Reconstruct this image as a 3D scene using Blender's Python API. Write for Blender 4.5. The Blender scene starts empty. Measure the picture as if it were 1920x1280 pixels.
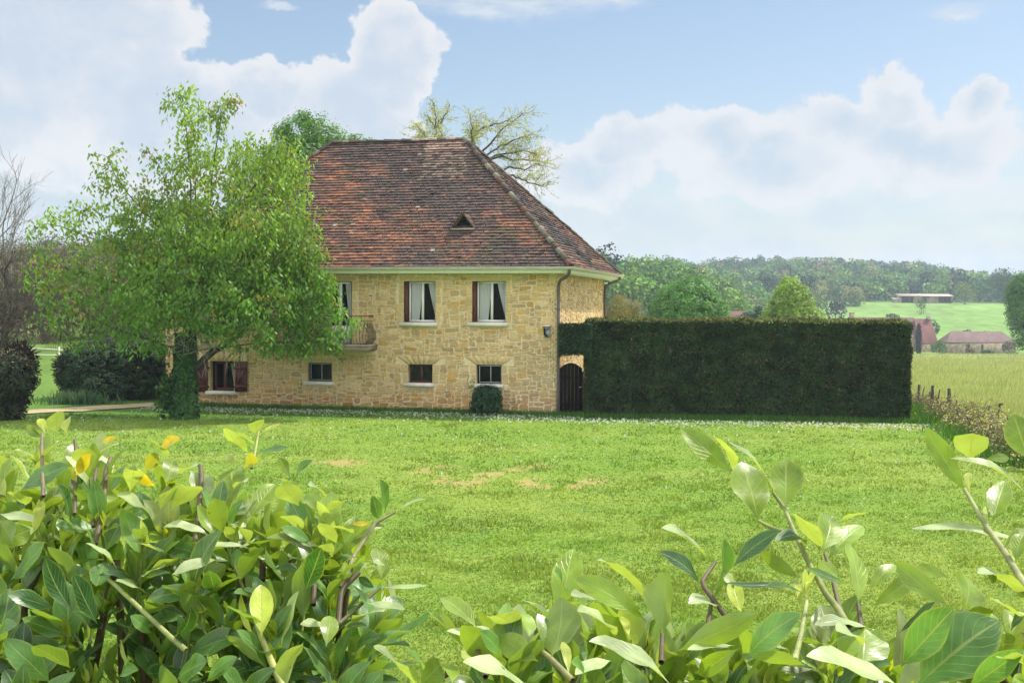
import bpy, math
import numpy as np
from mathutils import Matrix, Vector

# ------------------------------------------------------------------ camera, sky, sun, exposure
SC = bpy.context.scene
COL = SC.collection
F, PX, PY, ROLL, HC = 2365.0, 960.0, 578.0, 0.005, 3.62     # focal length in photo pixels, principal point, roll, eye height
cam = bpy.data.cameras.new('camera'); cam_o = bpy.data.objects.new('camera', cam); COL.objects.link(cam_o)
cam.sensor_width = 36.0; cam.lens = 36.0 * F / 1920.0
cam.shift_y = -(640.0 - PY) / 1920.0
cam.clip_start = 0.05; cam.clip_end = 9000
cam_o.matrix_world = Matrix.Translation((0, 0, HC)) @ Matrix.Rotation(math.pi / 2, 4, 'X') @ Matrix.Rotation(ROLL, 4, 'Z')
SC.camera = cam_o

SUN_EL, SUN_AZ = math.radians(56), math.radians(62)          # azimuth counted from the view direction to the right
SUN_STRENGTH, SKY_STRENGTH, EXPOSURE = 2.75, 0.066, 1.08
sd = Vector((math.cos(SUN_EL) * math.sin(SUN_AZ), math.cos(SUN_EL) * math.cos(SUN_AZ), math.sin(SUN_EL)))
sun = bpy.data.lights.new('sun', 'SUN'); sun.energy = SUN_STRENGTH; sun.angle = math.radians(3.0); sun.color = (1.0, 0.94, 0.84)
sun_o = bpy.data.objects.new('sun', sun); COL.objects.link(sun_o)
sun_o.rotation_euler = sd.to_track_quat('Z', 'Y').to_euler()
SC.view_settings.view_transform = 'Standard'; SC.view_settings.look = 'None'
SC.view_settings.exposure = EXPOSURE; SC.view_settings.gamma = 1.0
cy = SC.cycles
cy.max_bounces = 6; cy.diffuse_bounces = 3; cy.glossy_bounces = 2; cy.transmission_bounces = 4; cy.transparent_max_bounces = 8
cy.volume_bounces = 0; cy.caustics_reflective = False; cy.caustics_refractive = False
cy.sample_clamp_indirect = 6.0


class NT:
    """small helper for writing node trees"""
    def __init__(s, tree):
        s.t = tree; s.n = tree.nodes; s.l = tree.links
    def new(s, kind, **kw):
        n = s.n.new(kind)
        for k, v in kw.items(): setattr(n, k, v)
        return n
    def put(s, sock, v):
        if v is None: return
        if isinstance(v, bpy.types.NodeSocket): s.l.new(v, sock)
        else: sock.default_value = v
    def math(s, op, a, b=None, c=None, clamp=False):
        n = s.new('ShaderNodeMath', operation=op, use_clamp=clamp)
        for i, v in enumerate((a, b, c)): s.put(n.inputs[i], v)
        return n.outputs[0]
    def mix(s, fac, a, b, blend='MIX'):
        n = s.new('ShaderNodeMix', data_type='RGBA', blend_type=blend)
        s.put(n.inputs[0], fac)
        for i, v in ((6, a), (7, b)):
            if isinstance(v, tuple) and len(v) == 3: v = v + (1,)
            s.put(n.inputs[i], v)
        return n.outputs[2]
    def smooth(s, v, lo, hi, a=0.0, b=1.0):
        n = s.new('ShaderNodeMapRange', interpolation_type='SMOOTHSTEP')
        for i, q in enumerate((v, lo, hi, a, b)): s.put(n.inputs[i], q)
        return n.outputs[0]
    def noise(s, vec, scale, detail=4, rough=0.55, w=None, out=0):
        n = s.new('ShaderNodeTexNoise')
        s.put(n.inputs['Vector'], vec); s.put(n.inputs['Scale'], scale); s.put(n.inputs['Detail'], detail); s.put(n.inputs['Roughness'], rough)
        return n.outputs[out]
    def comb(s, x, y, z):
        n = s.new('ShaderNodeCombineXYZ')
        for i, v in enumerate((x, y, z)): s.put(n.inputs[i], v)
        return n.outputs[0]


def make_world():
    w = bpy.data.worlds.new('World'); SC.world = w; w.use_nodes = True
    t = NT(w.node_tree); t.n.clear()
    out = t.new('ShaderNodeOutputWorld')
    sky = t.new('ShaderNodeTexSky', sky_type='NISHITA', sun_disc=False, sun_elevation=SUN_EL, sun_rotation=SUN_AZ)
    sky.air_density = 1.0; sky.dust_density = 1.2; sky.ozone_density = 1.0
    bg1 = t.new('ShaderNodeBackground'); t.put(bg1.inputs[1], SKY_STRENGTH)
    tc = t.new('ShaderNodeTexCoord'); sp = t.new('ShaderNodeSeparateXYZ'); t.l.new(tc.outputs['Generated'], sp.inputs[0])
    x, y, z = sp.outputs
    az = t.math('ARCTAN2', x, y)
    hz = t.math('SQRT', t.math('ADD', t.math('MULTIPLY', x, x), t.math('MULTIPLY', y, y)))
    el = t.math('ARCTAN2', z, hz)
    base = t.comb(az, el, 0.0)
    # turbulent displacement of the direction makes the cauliflower edges
    def warp(a, e, amount, scale, seed):
        v = t.comb(t.math('ADD', a, seed), e, seed)
        c = t.noise(v, scale, 5, 0.6, out=1)
        s3 = t.new('ShaderNodeSeparateColor'); t.l.new(c, s3.inputs[0])
        return (t.math('MULTIPLY_ADD', t.math('SUBTRACT', s3.outputs[0], 0.5), amount, a),
                t.math('MULTIPLY_ADD', t.math('SUBTRACT', s3.outputs[1], 0.5), amount, e))
    wa, we = warp(az, el, 0.060, 17.0, 3.1)
    def blob(px, py, rx, ry, a=None, e=None):
        a = wa if a is None else a; e = we if e is None else e
        a0 = math.atan((px - PX) / F); e0 = math.atan((PY - py) / F)
        u = t.math('MULTIPLY', t.math('SUBTRACT', a, a0), F / rx); v = t.math('MULTIPLY', t.math('SUBTRACT', e, e0), F / ry)
        d = t.math('SQRT', t.math('ADD', t.math('MULTIPLY', u, u), t.math('MULTIPLY', v, v)))
        return t.math('SUBTRACT', 1.0, d)
    def union(bl, k=0.25):
        f = bl[0]
        for b in bl[1:]: f = t.math('SMOOTH_MAX', f, b, k)
        return f
    # heaps: (px, py, rx, ry) in the photograph's own pixels, turned into directions of the sky
    def billow(seed, scale):
        """lumps seen with the light from the upper right: the noise minus itself a little further towards the sun"""
        n1 = t.noise(t.comb(t.math('ADD', az, seed), t.math('MULTIPLY', el, 1.15), seed), scale, 7, 0.60)
        n2 = t.noise(t.comb(t.math('ADD', az, seed + .010), t.math('MULTIPLY_ADD', el, 1.15, .014), seed), scale, 7, 0.60)
        return n1, t.math('SUBTRACT', n1, n2)
    nA, lA = billow(0.0, 16.0)
    rag = t.math('MULTIPLY', t.math('SUBTRACT', t.noise(t.comb(az, el, 4.0), 42.0, 6, 0.62), 0.5), 0.42)
    heapA = t.math('ADD', rag, union([blob(*b) for b in ((20, 150, 300, 220), (330, 262, 250, 135), (490, 190, 110, 72), (640, 250, 160, 130), (735, 90, 100, 95), (140, 50, 240, 95), (718, 160, 90, 70))], .12))
    heapB = t.math('ADD', rag, union([blob(*b) for b in ((1665, 205, 66, 66), (1825, 222, 68, 48), (1565, 250, 110, 66), (1345, 262, 170, 66), (1180, 275, 95, 66), (1720, 290, 190, 84), (1450, 300, 260, 90), (1100, 330, 150, 70))], .10))
    low = t.noise(t.comb(t.math('MULTIPLY', az, 1.0), t.math('MULTIPLY', el, 2.6), 7.0), 9.0, 5, 0.55)
    veil = t.math('MULTIPLY', t.smooth(el, 0.150, 0.04), t.smooth(low, 0.22, 0.55))
    heapA = t.math('MULTIPLY_ADD', t.math('SUBTRACT', nA, 0.5), 0.45, heapA); heapB = t.math('MULTIPLY_ADD', t.math('SUBTRACT', nA, 0.5), 0.40, heapB)
    mA = t.smooth(heapA, 0.0, 0.12); mB = t.smooth(heapB, 0.0, 0.20)
    # thin streaks and puffs
    wisps = t.noise(t.comb(t.math('MULTIPLY', az, 1.0), t.math('MULTIPLY', el, 3.5), 1.0), 11.0, 6, 0.62)
    wa2, we2 = warp(az, el, 0.03, 26.0, 8.2)
    thin = union([blob(*b, wa2, we2) for b in ((930, 5, 240, 45), (1800, 46, 85, 22), (525, 22, 50, 10), (1110, 0, 130, 25))], 0.1)
    puffs = union([blob(*b, wa2, we2) for b in ((1345, 395, 55, 22), (1470, 372, 95, 32), (1850, 385, 130, 40), (1900, 290, 80, 45))], 0.1)
    mT = t.math('MULTIPLY', t.smooth(thin, 0.0, 0.7), t.smooth(wisps, 0.3, 0.62))
    mP = t.smooth(puffs, 0.0, 0.5)
    # elsewhere in the sky (behind the viewer, overhead): unseen heaps, made far brighter to light the shaded facade
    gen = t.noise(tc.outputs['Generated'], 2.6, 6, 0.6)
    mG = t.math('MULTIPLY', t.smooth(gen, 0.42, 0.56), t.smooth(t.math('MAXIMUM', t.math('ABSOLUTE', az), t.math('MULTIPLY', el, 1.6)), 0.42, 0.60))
    # inner tone: bright rims and lit lumps, blue grey hearts and undersides
    def tone(heap, lo, hi, white, heart, k):
        d = t.math('MULTIPLY_ADD', t.math('SUBTRACT', nA, 0.5), 1.5, heap)
        sh = t.math('MULTIPLY_ADD', lA, -2.6, t.smooth(d, lo, hi, 0.0, k), clamp=True)
        return t.mix(sh, white, heart)
    white = (0.85, 0.855, 0.88); pale = (0.615, 0.705, 0.80)
    cA = tone(heapA, 0.10, 0.60, white, (0.60, 0.685, 0.80), 0.85)
    cB = tone(heapB, 0.24, 0.85, (0.84, 0.85, 0.88), (0.59, 0.685, 0.79), 0.85)
    skyc = sky.outputs[0]
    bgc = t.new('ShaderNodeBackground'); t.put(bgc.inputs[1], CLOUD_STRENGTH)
    c = t.mix(t.smooth(t.math('MULTIPLY_ADD', lA, 2.0, low), 0.25, 0.75), pale, (0.725, 0.77, 0.83))
    m = t.math('MULTIPLY', veil, 0.92)
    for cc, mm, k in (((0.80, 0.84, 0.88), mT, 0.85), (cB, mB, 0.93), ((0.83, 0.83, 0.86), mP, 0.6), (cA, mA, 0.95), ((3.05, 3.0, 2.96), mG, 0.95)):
        mk = t.math('MULTIPLY', mm, k)
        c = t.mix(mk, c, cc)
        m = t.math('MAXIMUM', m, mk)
    t.put(bgc.inputs[0], c)
    t.l.new(skyc, bg1.inputs[0])
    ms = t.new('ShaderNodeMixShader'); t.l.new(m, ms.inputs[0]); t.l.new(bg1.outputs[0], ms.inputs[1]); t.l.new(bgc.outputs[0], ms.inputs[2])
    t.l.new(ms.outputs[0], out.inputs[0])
    w.cycles.sampling_method = 'MANUAL'; w.cycles.sample_map_resolution = 512


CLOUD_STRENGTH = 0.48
make_world()

# ------------------------------------------------------------------ geometry helpers
RNG = np.random.default_rng(11)


def at(px, py, d):
    """photo pixel + distance -> point of the place"""
    sx, sy = px - PX, py - PY
    c, s = math.cos(ROLL), math.sin(ROLL)
    return np.array([(c * sx + s * sy) * d / F, d, HC - (-s * sx + c * sy) * d / F])


def unit(v):
    v = np.asarray(v, float)
    return v / np.maximum(np.linalg.norm(v, axis=-1, keepdims=True), 1e-9)


def _h(ix, iy, iz, seed):
    n = (ix.astype(np.int64) * 374761393 + iy.astype(np.int64) * 668265263 + iz.astype(np.int64) * 2147483647 + seed * 1274126177) & 0xffffffff
    n = ((n ^ (n >> 13)) * 1274126177) & 0xffffffff
    n = n ^ (n >> 16)
    return (n & 0xffff) / 65535.0


def vnoise(x, y, z=None, seed=0):
    x = np.asarray(x, float); y = np.asarray(y, float); z = np.zeros_like(x) if z is None else np.asarray(z, float)
    x0, y0, z0 = np.floor(x), np.floor(y), np.floor(z)
    fx, fy, fz = x - x0, y - y0, z - z0
    fx = fx * fx * (3 - 2 * fx); fy = fy * fy * (3 - 2 * fy); fz = fz * fz * (3 - 2 * fz)
    r = 0
    for dx in (0, 1):
        for dy in (0, 1):
            for dz in (0, 1):
                r = r + _h(x0 + dx, y0 + dy, z0 + dz, seed) * (fx if dx else 1 - fx) * (fy if dy else 1 - fy) * (fz if dz else 1 - fz)
    return r


def fbm(x, y, z=None, seed=0, o=4):
    r, a, t = 0, 1.0, 0
    for i in range(o):
        k = 2.03 ** i
        r = r + a * vnoise(np.asarray(x) * k, np.asarray(y) * k, None if z is None else np.asarray(z) * k, seed + i * 17); t += a; a *= 0.5
    return r / t


def sstep(x, a, b):
    t = np.clip((np.asarray(x, float) - a) / (b - a), 0, 1)
    return t * t * (3 - 2 * t)


class MB:
    """collects faces with a colour each, and builds ONE mesh object from them"""
    def __init__(s):
        s.V = []; s.F = []; s.C = []; s.UV = []; s.n = 0
    def add(s, V, Fc, C=(1, 1, 1), uv=None):
        V = np.asarray(V, float).reshape(-1, 3); Fc = np.asarray(Fc, np.int64)
        C = np.asarray(C, float)
        if C.ndim == 1: C = np.tile(C, (len(Fc), 1))
        s.V.append(V); s.F.append(Fc + s.n); s.C.append(C)
        s.UV.append(np.zeros((len(V), 2)) if uv is None else np.asarray(uv, float).reshape(-1, 2)); s.n += len(V)
        return s
    def box(s, lo, hi, C=(1, 1, 1), M=None):
        x0, y0, z0 = lo; x1, y1, z1 = hi
        V = np.array([(x0, y0, z0), (x1, y0, z0), (x1, y1, z0), (x0, y1, z0), (x0, y0, z1), (x1, y0, z1), (x1, y1, z1), (x0, y1, z1)], float)
        if M is not None: V = V @ np.asarray(M[:3, :3]).T + np.asarray(M[:3, 3])
        return s.add(V, [(0, 3, 2, 1), (4, 5, 6, 7), (0, 1, 5, 4), (1, 2, 6, 5), (2, 3, 7, 6), (3, 0, 4, 7)], C)
    def tube(s, P, R, k=6, C=(1, 1, 1), cap=True):
        P = np.asarray(P, float); n = len(P); R = np.broadcast_to(np.asarray(R, float), (n,))
        T = unit(np.gradient(P, axis=0))
        a = np.array([0, 0, 1.0]) if abs(T[0][2]) < 0.9 else np.array([1.0, 0, 0])
        X = unit(np.cross(T, a)); Y = np.cross(T, X)
        ang = np.arange(k) / k * 2 * np.pi
        V = P[:, None] + R[:, None, None] * (np.cos(ang)[None, :, None] * X[:, None] + np.sin(ang)[None, :, None] * Y[:, None])
        i = np.arange(n - 1)[:, None] * k; j = np.arange(k)[None]; j2 = (j + 1) % k
        Q = np.stack([i + j, i + j2, i + k + j2, i + k + j], -1).reshape(-1, 4)
        s.add(V.reshape(-1, 3), Q, C)
        if cap:
            m = s.n - n * k
            c1 = np.arange(k)[::-1]; c2 = np.arange(k) + (n - 1) * k
            s.V.append(np.zeros((0, 3))); s.UV.append(np.zeros((0, 2)))
            s.F.append(np.array([c1 + m, c2 + m])); s.C.append(np.tile(np.asarray(C, float), (2, 1)) if np.ndim(C) == 1 else np.tile(C[0], (2, 1)))
        return s
    def kites(s, P, D, S, L, W, C):
        """one four cornered leaf each: base P, direction D, side S"""
        P = np.asarray(P); n = len(P); L = np.broadcast_to(L, (n,))[:, None]; W = np.broadcast_to(W, (n,))[:, None]
        V = np.stack([P, P + D * L * .45 + S * W * .5, P + D * L, P + D * L * .45 - S * W * .5], 1)
        return s.add(V.reshape(-1, 3), np.arange(n * 4).reshape(-1, 4), C)
    def build(s, name, mat, parent=None, smooth=False, flat=None):
        V = np.concatenate(s.V); UV = np.concatenate(s.UV)
        if parent is not None and parent.name in ROOT: V = V @ ROOT[parent.name][0].T + ROOT[parent.name][1]
        me = bpy.data.meshes.new(name)
        cnt = np.concatenate([np.full(len(f), f.shape[1]) for f in s.F if len(f)])
        loops = np.concatenate([f.ravel() for f in s.F if len(f)])
        me.vertices.add(len(V)); me.vertices.foreach_set('co', V.ravel().astype(np.float32))
        me.loops.add(len(loops)); me.loops.foreach_set('vertex_index', loops.astype(np.int32))
        me.polygons.add(len(cnt)); me.polygons.foreach_set('loop_start', np.concatenate([[0], np.cumsum(cnt)[:-1]]).astype(np.int32))
        me.polygons.foreach_set('loop_total', cnt.astype(np.int32))
        if smooth: me.polygons.foreach_set('use_smooth', np.ones(len(cnt), bool))
        me.update(calc_edges=True)
        a = me.attributes.new('Col', 'FLOAT_COLOR', 'FACE')
        Cc = np.concatenate([c for c in s.C if len(c)]); a.data.foreach_set('color', np.concatenate([Cc, np.ones((len(Cc), 1))], 1).ravel().astype(np.float32))
        if np.any(UV):
            u = me.uv_layers.new(name='UVMap'); u.data.foreach_set('uv', UV[loops].ravel().astype(np.float32))
        me.validate()
        me.materials.append(mat)
        o = bpy.data.objects.new(name, me); COL.objects.link(o)
        if parent is not None:
            o.parent = parent
            if parent.name in ROOT: ROOT[o.name] = ROOT[parent.name]
        return o


ROOT = {}     # object name -> (R, t) taking world points into its thing's own frame


def thing(name, label, cat, loc=(0, 0, 0), rz=0.0, group=None, local=False):
    o = bpy.data.objects.new(name, None); COL.objects.link(o)
    o.location = [float(q) for q in loc]; o.rotation_euler = (0, 0, rz); o.empty_display_size = 0.3
    tag(o, label, cat, group)
    if not local:
        c, s = math.cos(rz), math.sin(rz)
        Rm = np.array([[c, s, 0], [-s, c, 0], [0, 0, 1.0]])
        ROOT[o.name] = (Rm, -Rm @ np.asarray(loc, float))
    return o


def tag(o, label=None, cat=None, group=None, kind=None):
    for k, v in (('label', label), ('category', cat), ('group', group), ('kind', kind)):
        if v: o[k] = v
    return o


# ------------------------------------------------------------------ materials
def base_mat(name):
    m = bpy.data.materials.new(name); m.use_nodes = True
    t = NT(m.node_tree); t.n.clear()
    out = t.new('ShaderNodeOutputMaterial')
    return m, t, out


def surf(name, col=None, rough=0.7, spec=0.4, var=0.25, nscale=9.0, bump=0.3, bscale=40.0, metal=0.0, detail_col=None, detail_scale=3.0, detail_lo=0.55, detail_hi=0.7, bdist=0.01):
    """opaque surface: own colour (or the mesh's colour attribute) with mottling, optional stains and relief"""
    m, t, out = base_mat(name)
    p = t.new('ShaderNodeBsdfPrincipled')
    tc = t.new('ShaderNodeTexCoord'); v = tc.outputs['Object']
    if col is None:
        a = t.new('ShaderNodeAttribute', attribute_name='Col'); c = a.outputs['Color']
    else:
        c = col + (1,)
    n = t.noise(v, nscale, 5, 0.6)
    k = t.smooth(n, 0.25, 0.75, 1 - var, 1 + var)
    c = t.mix(1.0, c, t.comb(k, k, k), 'MULTIPLY')
    if detail_col:
        c = t.mix(t.smooth(t.noise(v, detail_scale, 6, 0.65), detail_lo, detail_hi), c, detail_col)
    t.put(p.inputs['Base Color'], c); p.inputs['Roughness'].default_value = rough
    p.inputs['Specular IOR Level'].default_value = spec; p.inputs['Metallic'].default_value = metal
    if bump:
        b = t.new('ShaderNodeBump'); b.inputs['Strength'].default_value = bump; b.inputs['Distance'].default_value = bdist
        t.put(b.inputs['Height'], t.noise(v, bscale, 5, 0.6)); t.l.new(b.outputs[0], p.inputs['Normal'])
    t.l.new(p.outputs[0], out.inputs[0])
    return m


def leafy(name, transl=0.35, rough=0.5, spec=0.35, tint=(1.25, 1.15, 0.5), var=0.2, nscale=1.2):
    """leaves: colour attribute, thin enough to glow when lit from behind"""
    m, t, out = base_mat(name)
    a = t.new('ShaderNodeAttribute', attribute_name='Col'); c = a.outputs['Color']
    tc = t.new('ShaderNodeTexCoord')
    k = t.smooth(t.noise(tc.outputs['Object'], nscale, 3), 0.3, 0.7, 1 - var, 1 + var)
    c = t.mix(1.0, c, t.comb(k, k, k), 'MULTIPLY')
    p = t.new('ShaderNodeBsdfPrincipled'); t.put(p.inputs['Base Color'], c)
    p.inputs['Roughness'].default_value = rough; p.inputs['Specular IOR Level'].default_value = spec
    tr = t.new('ShaderNodeBsdfTranslucent'); t.put(tr.inputs[0], t.mix(1.0, c, tint, 'MULTIPLY'))
    ms = t.new('ShaderNodeMixShader'); ms.inputs[0].default_value = transl
    t.l.new(p.outputs[0], ms.inputs[1]); t.l.new(tr.outputs[0], ms.inputs[2]); t.l.new(ms.outputs[0], out.inputs[0])
    return m


def laurel_mat():
    """big glossy leaf: pale midrib and veins, paler underside, some blemishes"""
    m, t, out = base_mat('laurel_leaf')
    a = t.new('ShaderNodeAttribute', attribute_name='Col'); c = a.outputs['Color']
    uv = t.new('ShaderNodeUVMap'); sp = t.new('ShaderNodeSeparateXYZ'); t.l.new(uv.outputs[0], sp.inputs[0])
    u, s = sp.outputs[0], t.math('ABSOLUTE', t.math('SUBTRACT', sp.outputs[1], 0.5))
    tc = t.new('ShaderNodeTexCoord')
    n1 = t.noise(tc.outputs['Object'], 22.0, 4)
    k = t.smooth(n1, 0.3, 0.7, 0.72, 1.22)
    c = t.mix(1.0, c, t.comb(k, k, k), 'MULTIPLY')
    c = t.mix(t.math('MULTIPLY', t.smooth(s, 0.40, 0.50), 0.35), c, (0.42, 0.45, 0.10))
    vein = t.math('FRACT', t.math('SUBTRACT', t.math('MULTIPLY', u, 8.0), t.math('MULTIPLY', s, 5.0)))
    vl = t.math('MULTIPLY', t.smooth(t.math('ABSOLUTE', t.math('SUBTRACT', vein, 0.5)), 0.09, 0.0), 0.42)
    rib = t.math('MULTIPLY', t.smooth(s, 0.035, 0.012), 0.75)
    vm = t.math('MAXIMUM', vl, rib)
    c = t.mix(vm, c, t.mix(0.65, c, (0.50, 0.58, 0.20)))
    geo = t.new('ShaderNodeNewGeometry')
    under = t.mix(0.55, c, (0.26, 0.36, 0.10))
    c = t.mix(geo.outputs['Backfacing'], c, under)
    spot = t.math('MULTIPLY', t.smooth(t.noise(tc.outputs['Object'], 60.0, 2), 0.70, 0.76), t.smooth(t.noise(tc.outputs['Object'], 5.0, 2), 0.52, 0.62))
    c = t.mix(spot, c, (0.16, 0.10, 0.03))
    p = t.new('ShaderNodeBsdfPrincipled'); t.put(p.inputs['Base Color'], c)
    t.put(p.inputs['Roughness'], t.smooth(n1, 0.2, 0.8, 0.24, 0.44)); p.inputs['Specular IOR Level'].default_value = 0.62
    b = t.new('ShaderNodeBump'); b.inputs['Strength'].default_value = 0.35; b.inputs['Distance'].default_value = 0.002
    t.put(b.inputs['Height'], t.math('SUBTRACT', n1, vm)); t.l.new(b.outputs[0], p.inputs['Normal'])
    tr = t.new('ShaderNodeBsdfTranslucent'); t.put(tr.inputs[0], t.mix(1.0, t.mix(vm, c, t.mix(0.5, c, (0.12, 0.12, 0.02))), (1.42, 1.40, 0.36), 'MULTIPLY'))
    ms = t.new('ShaderNodeMixShader'); ms.inputs[0].default_value = 0.40
    t.l.new(p.outputs[0], ms.inputs[1]); t.l.new(tr.outputs[0], ms.inputs[2]); t.l.new(ms.outputs[0], out.inputs[0])
    return m


def glass_mat():
    m, t, out = base_mat('window_glass')
    tr = t.new('ShaderNodeBsdfTransparent'); tr.inputs[0].default_value = (0.93, 0.95, 0.95, 1)
    gl = t.new('ShaderNodeBsdfGlossy'); gl.inputs['Roughness'].default_value = 0.02
    fr = t.new('ShaderNodeFresnel'); fr.inputs[0].default_value = 1.30
    ms = t.new('ShaderNodeMixShader'); t.l.new(fr.outputs[0], ms.inputs[0])
    t.l.new(tr.outputs[0], ms.inputs[1]); t.l.new(gl.outputs[0], ms.inputs[2]); t.l.new(ms.outputs[0], out.inputs[0])
    return m


M = dict(
    stone=surf('stone', None, 0.9, 0.2, 0.16, 12.0, 0.5, 35.0),
    tile=surf('roof_tile', None, 0.85, 0.25, 0.22, 14.0, 0.4, 60.0),
    white=surf('white_paint', (0.84, 0.85, 0.84), 0.5, 0.4, 0.05, 3.0, 0.0),
    gutter=surf('gutter_metal', (0.62, 0.61, 0.54), 0.5, 0.4, 0.10, 2.5, 0.1, 20.0, 0.0, (0.36, 0.35, 0.30), 1.6, 0.55, 0.8),
    sill=surf('sill_stone', (0.70, 0.67, 0.58), 0.8, 0.3, 0.08, 6.0, 0.2),
    concrete=surf('weathered_concrete', (0.34, 0.29, 0.22), 0.9, 0.2, 0.2, 5.0, 0.4, 30.0, 0.0, (0.15, 0.12, 0.09), 2.5, 0.5, 0.75),
    brown=surf('brown_wood', (0.10, 0.030, 0.020), 0.6, 0.4, 0.3, 8.0, 0.3, 30.0),
    pipe=surf('downpipe_zinc', (0.115, 0.095, 0.085), 0.55, 0.4, 0.3, 4.0, 0.1),
    iron=surf('wrought_iron', (0.045, 0.030, 0.026), 0.6, 0.4, 0.2, 9.0, 0.1),
    black=surf('black_wood', (0.0075, 0.006, 0.0065), 0.85, 0.12, 0.3, 10.0, 0.3),
    grey=surf('grey_metal', (0.34, 0.37, 0.38), 0.5, 0.4, 0.1, 4.0, 0.0),
    dark=surf('dark_interior', (0.012, 0.012, 0.014), 0.9, 0.1, 0.2, 2.0, 0.0),
    curtain=None, glass=glass_mat(),
    bark=surf('bark', None, 0.95, 0.15, 0.35, 7.0, 0.8, 18.0, bdist=0.03),
    leaf=leafy('tree_leaf', .42, .5, .35, (1.35, 1.25, .45)), needle=leafy('hedge_sprig', 0.12, 0.6, 0.2, (1.1, 1.1, 0.6), 0.3, 1.6),
    far=leafy('far_foliage', 0.15, 0.8, 0.1, (1.15, 1.1, 0.6), 0.2, 0.12),
    ivy=leafy('ivy_leaf', 0.12, 0.60, 0.22, (1.2, 1.2, 0.4)),
    laurel=laurel_mat(), grass=leafy('grass_blade', 0.4, 0.6, 0.2, (1.15, 1.1, 0.5), 0.15, 0.4),
    petal=leafy('daisy_petal', 0.3, 0.7, 0.2, (1, 1, 1), 0.05, 3.0),
    stem=surf('laurel_stem', None, 0.6, 0.4, 0.3, 30.0, 0.3, 80.0, bdist=0.003),
)


def curtain_mat():
    m, t, out = base_mat('net_curtain')
    tc = t.new('ShaderNodeTexCoord'); k = t.smooth(t.noise(tc.outputs['Object'], 25.0, 3), 0.2, 0.8, 0.84, 0.94)
    d = t.new('ShaderNodeBsdfDiffuse'); t.put(d.inputs[0], t.comb(k, k, k))
    tr = t.new('ShaderNodeBsdfTranslucent'); t.put(tr.inputs[0], (0.75, 0.75, 0.75, 1))
    ms = t.new('ShaderNodeMixShader'); ms.inputs[0].default_value = 0.25
    t.l.new(d.outputs[0], ms.inputs[1]); t.l.new(tr.outputs[0], ms.inputs[2]); t.l.new(ms.outputs[0], out.inputs[0])
    return m


M['curtain'] = curtain_mat()

# ------------------------------------------------------------------ terrain
CR_PX = [-400, 600, 1130, 1300, 1350, 1400, 1480, 1540, 1600, 1700, 1760, 1850, 1920, 2400]
CR_PY = [450, 455, 470, 498, 490, 491, 483, 487, 487, 493, 500, 519, 522, 500]
R_Y = [0, 45, 150, 320, 360, 560, 640, 930, 1050, 1300, 1700]; R_Z = [0, 0, -2.6, -7.2, -7.0, 6.2, 9, 29, 30, 14, 4]
M_Y = [0, 45, 110, 200, 300, 390, 470, 600, 930, 1050, 1300, 1700]; M_Z = [0, 0, -1.0, -1.2, 1.5, 7.0, 11, 11, 29, 30, 14, 4]
L_Y = [0, 50, 70, 100, 150, 220, 320, 600, 930, 1300, 1700]; L_Z = [0, 0, .3, 1.8, 5.5, 9.5, 14, 20, 30, 14, 4]


def gz(x, y):
    x = np.asarray(x, float); y = np.asarray(y, float)
    ang = np.arctan2(x, y); d = np.hypot(x, y) * np.cos(np.clip(ang, -.6, .6))
    b = PX + F * np.tan(np.clip(ang, -.6, .6))
    cr = HC + (PY - np.interp(b, CR_PX, CR_PY)) * 940 / F - 9.5
    k = 1 + (cr / 29.0 - 1) * sstep(d, 560, 900)
    r = np.interp(d, R_Y, R_Z) * k; m = np.interp(d, M_Y, M_Z) * k; l = np.interp(d, L_Y, L_Z)
    wl = 1 - sstep(b, 820, 1120); wr = sstep(b, 1200, 1520)
    z = l * wl + (1 - wl) * (m * (1 - wr) + r * wr)
    z = z + 1.5 * (fbm(x / 60, y / 60, seed=5) - .5) * sstep(d, 60, 300)
    z = z * sstep(np.maximum(y, d * .7), 30, 46) + 2.05 * sstep(y, 9.5, 3.2)
    return z


def grid_faces(n, m):
    i = np.arange(n - 1)[:, None] * m + np.arange(m - 1)[None]
    return np.stack([i, i + 1, i + m + 1, i + m], -1).reshape(-1, 4)


def fence_x(y):
    return np.interp(y, [0, 32.7, 41.2, 45.5, 49, 60], [8.0, 12.9, 14.35, 15.15, 15.8, 17.0])


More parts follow.
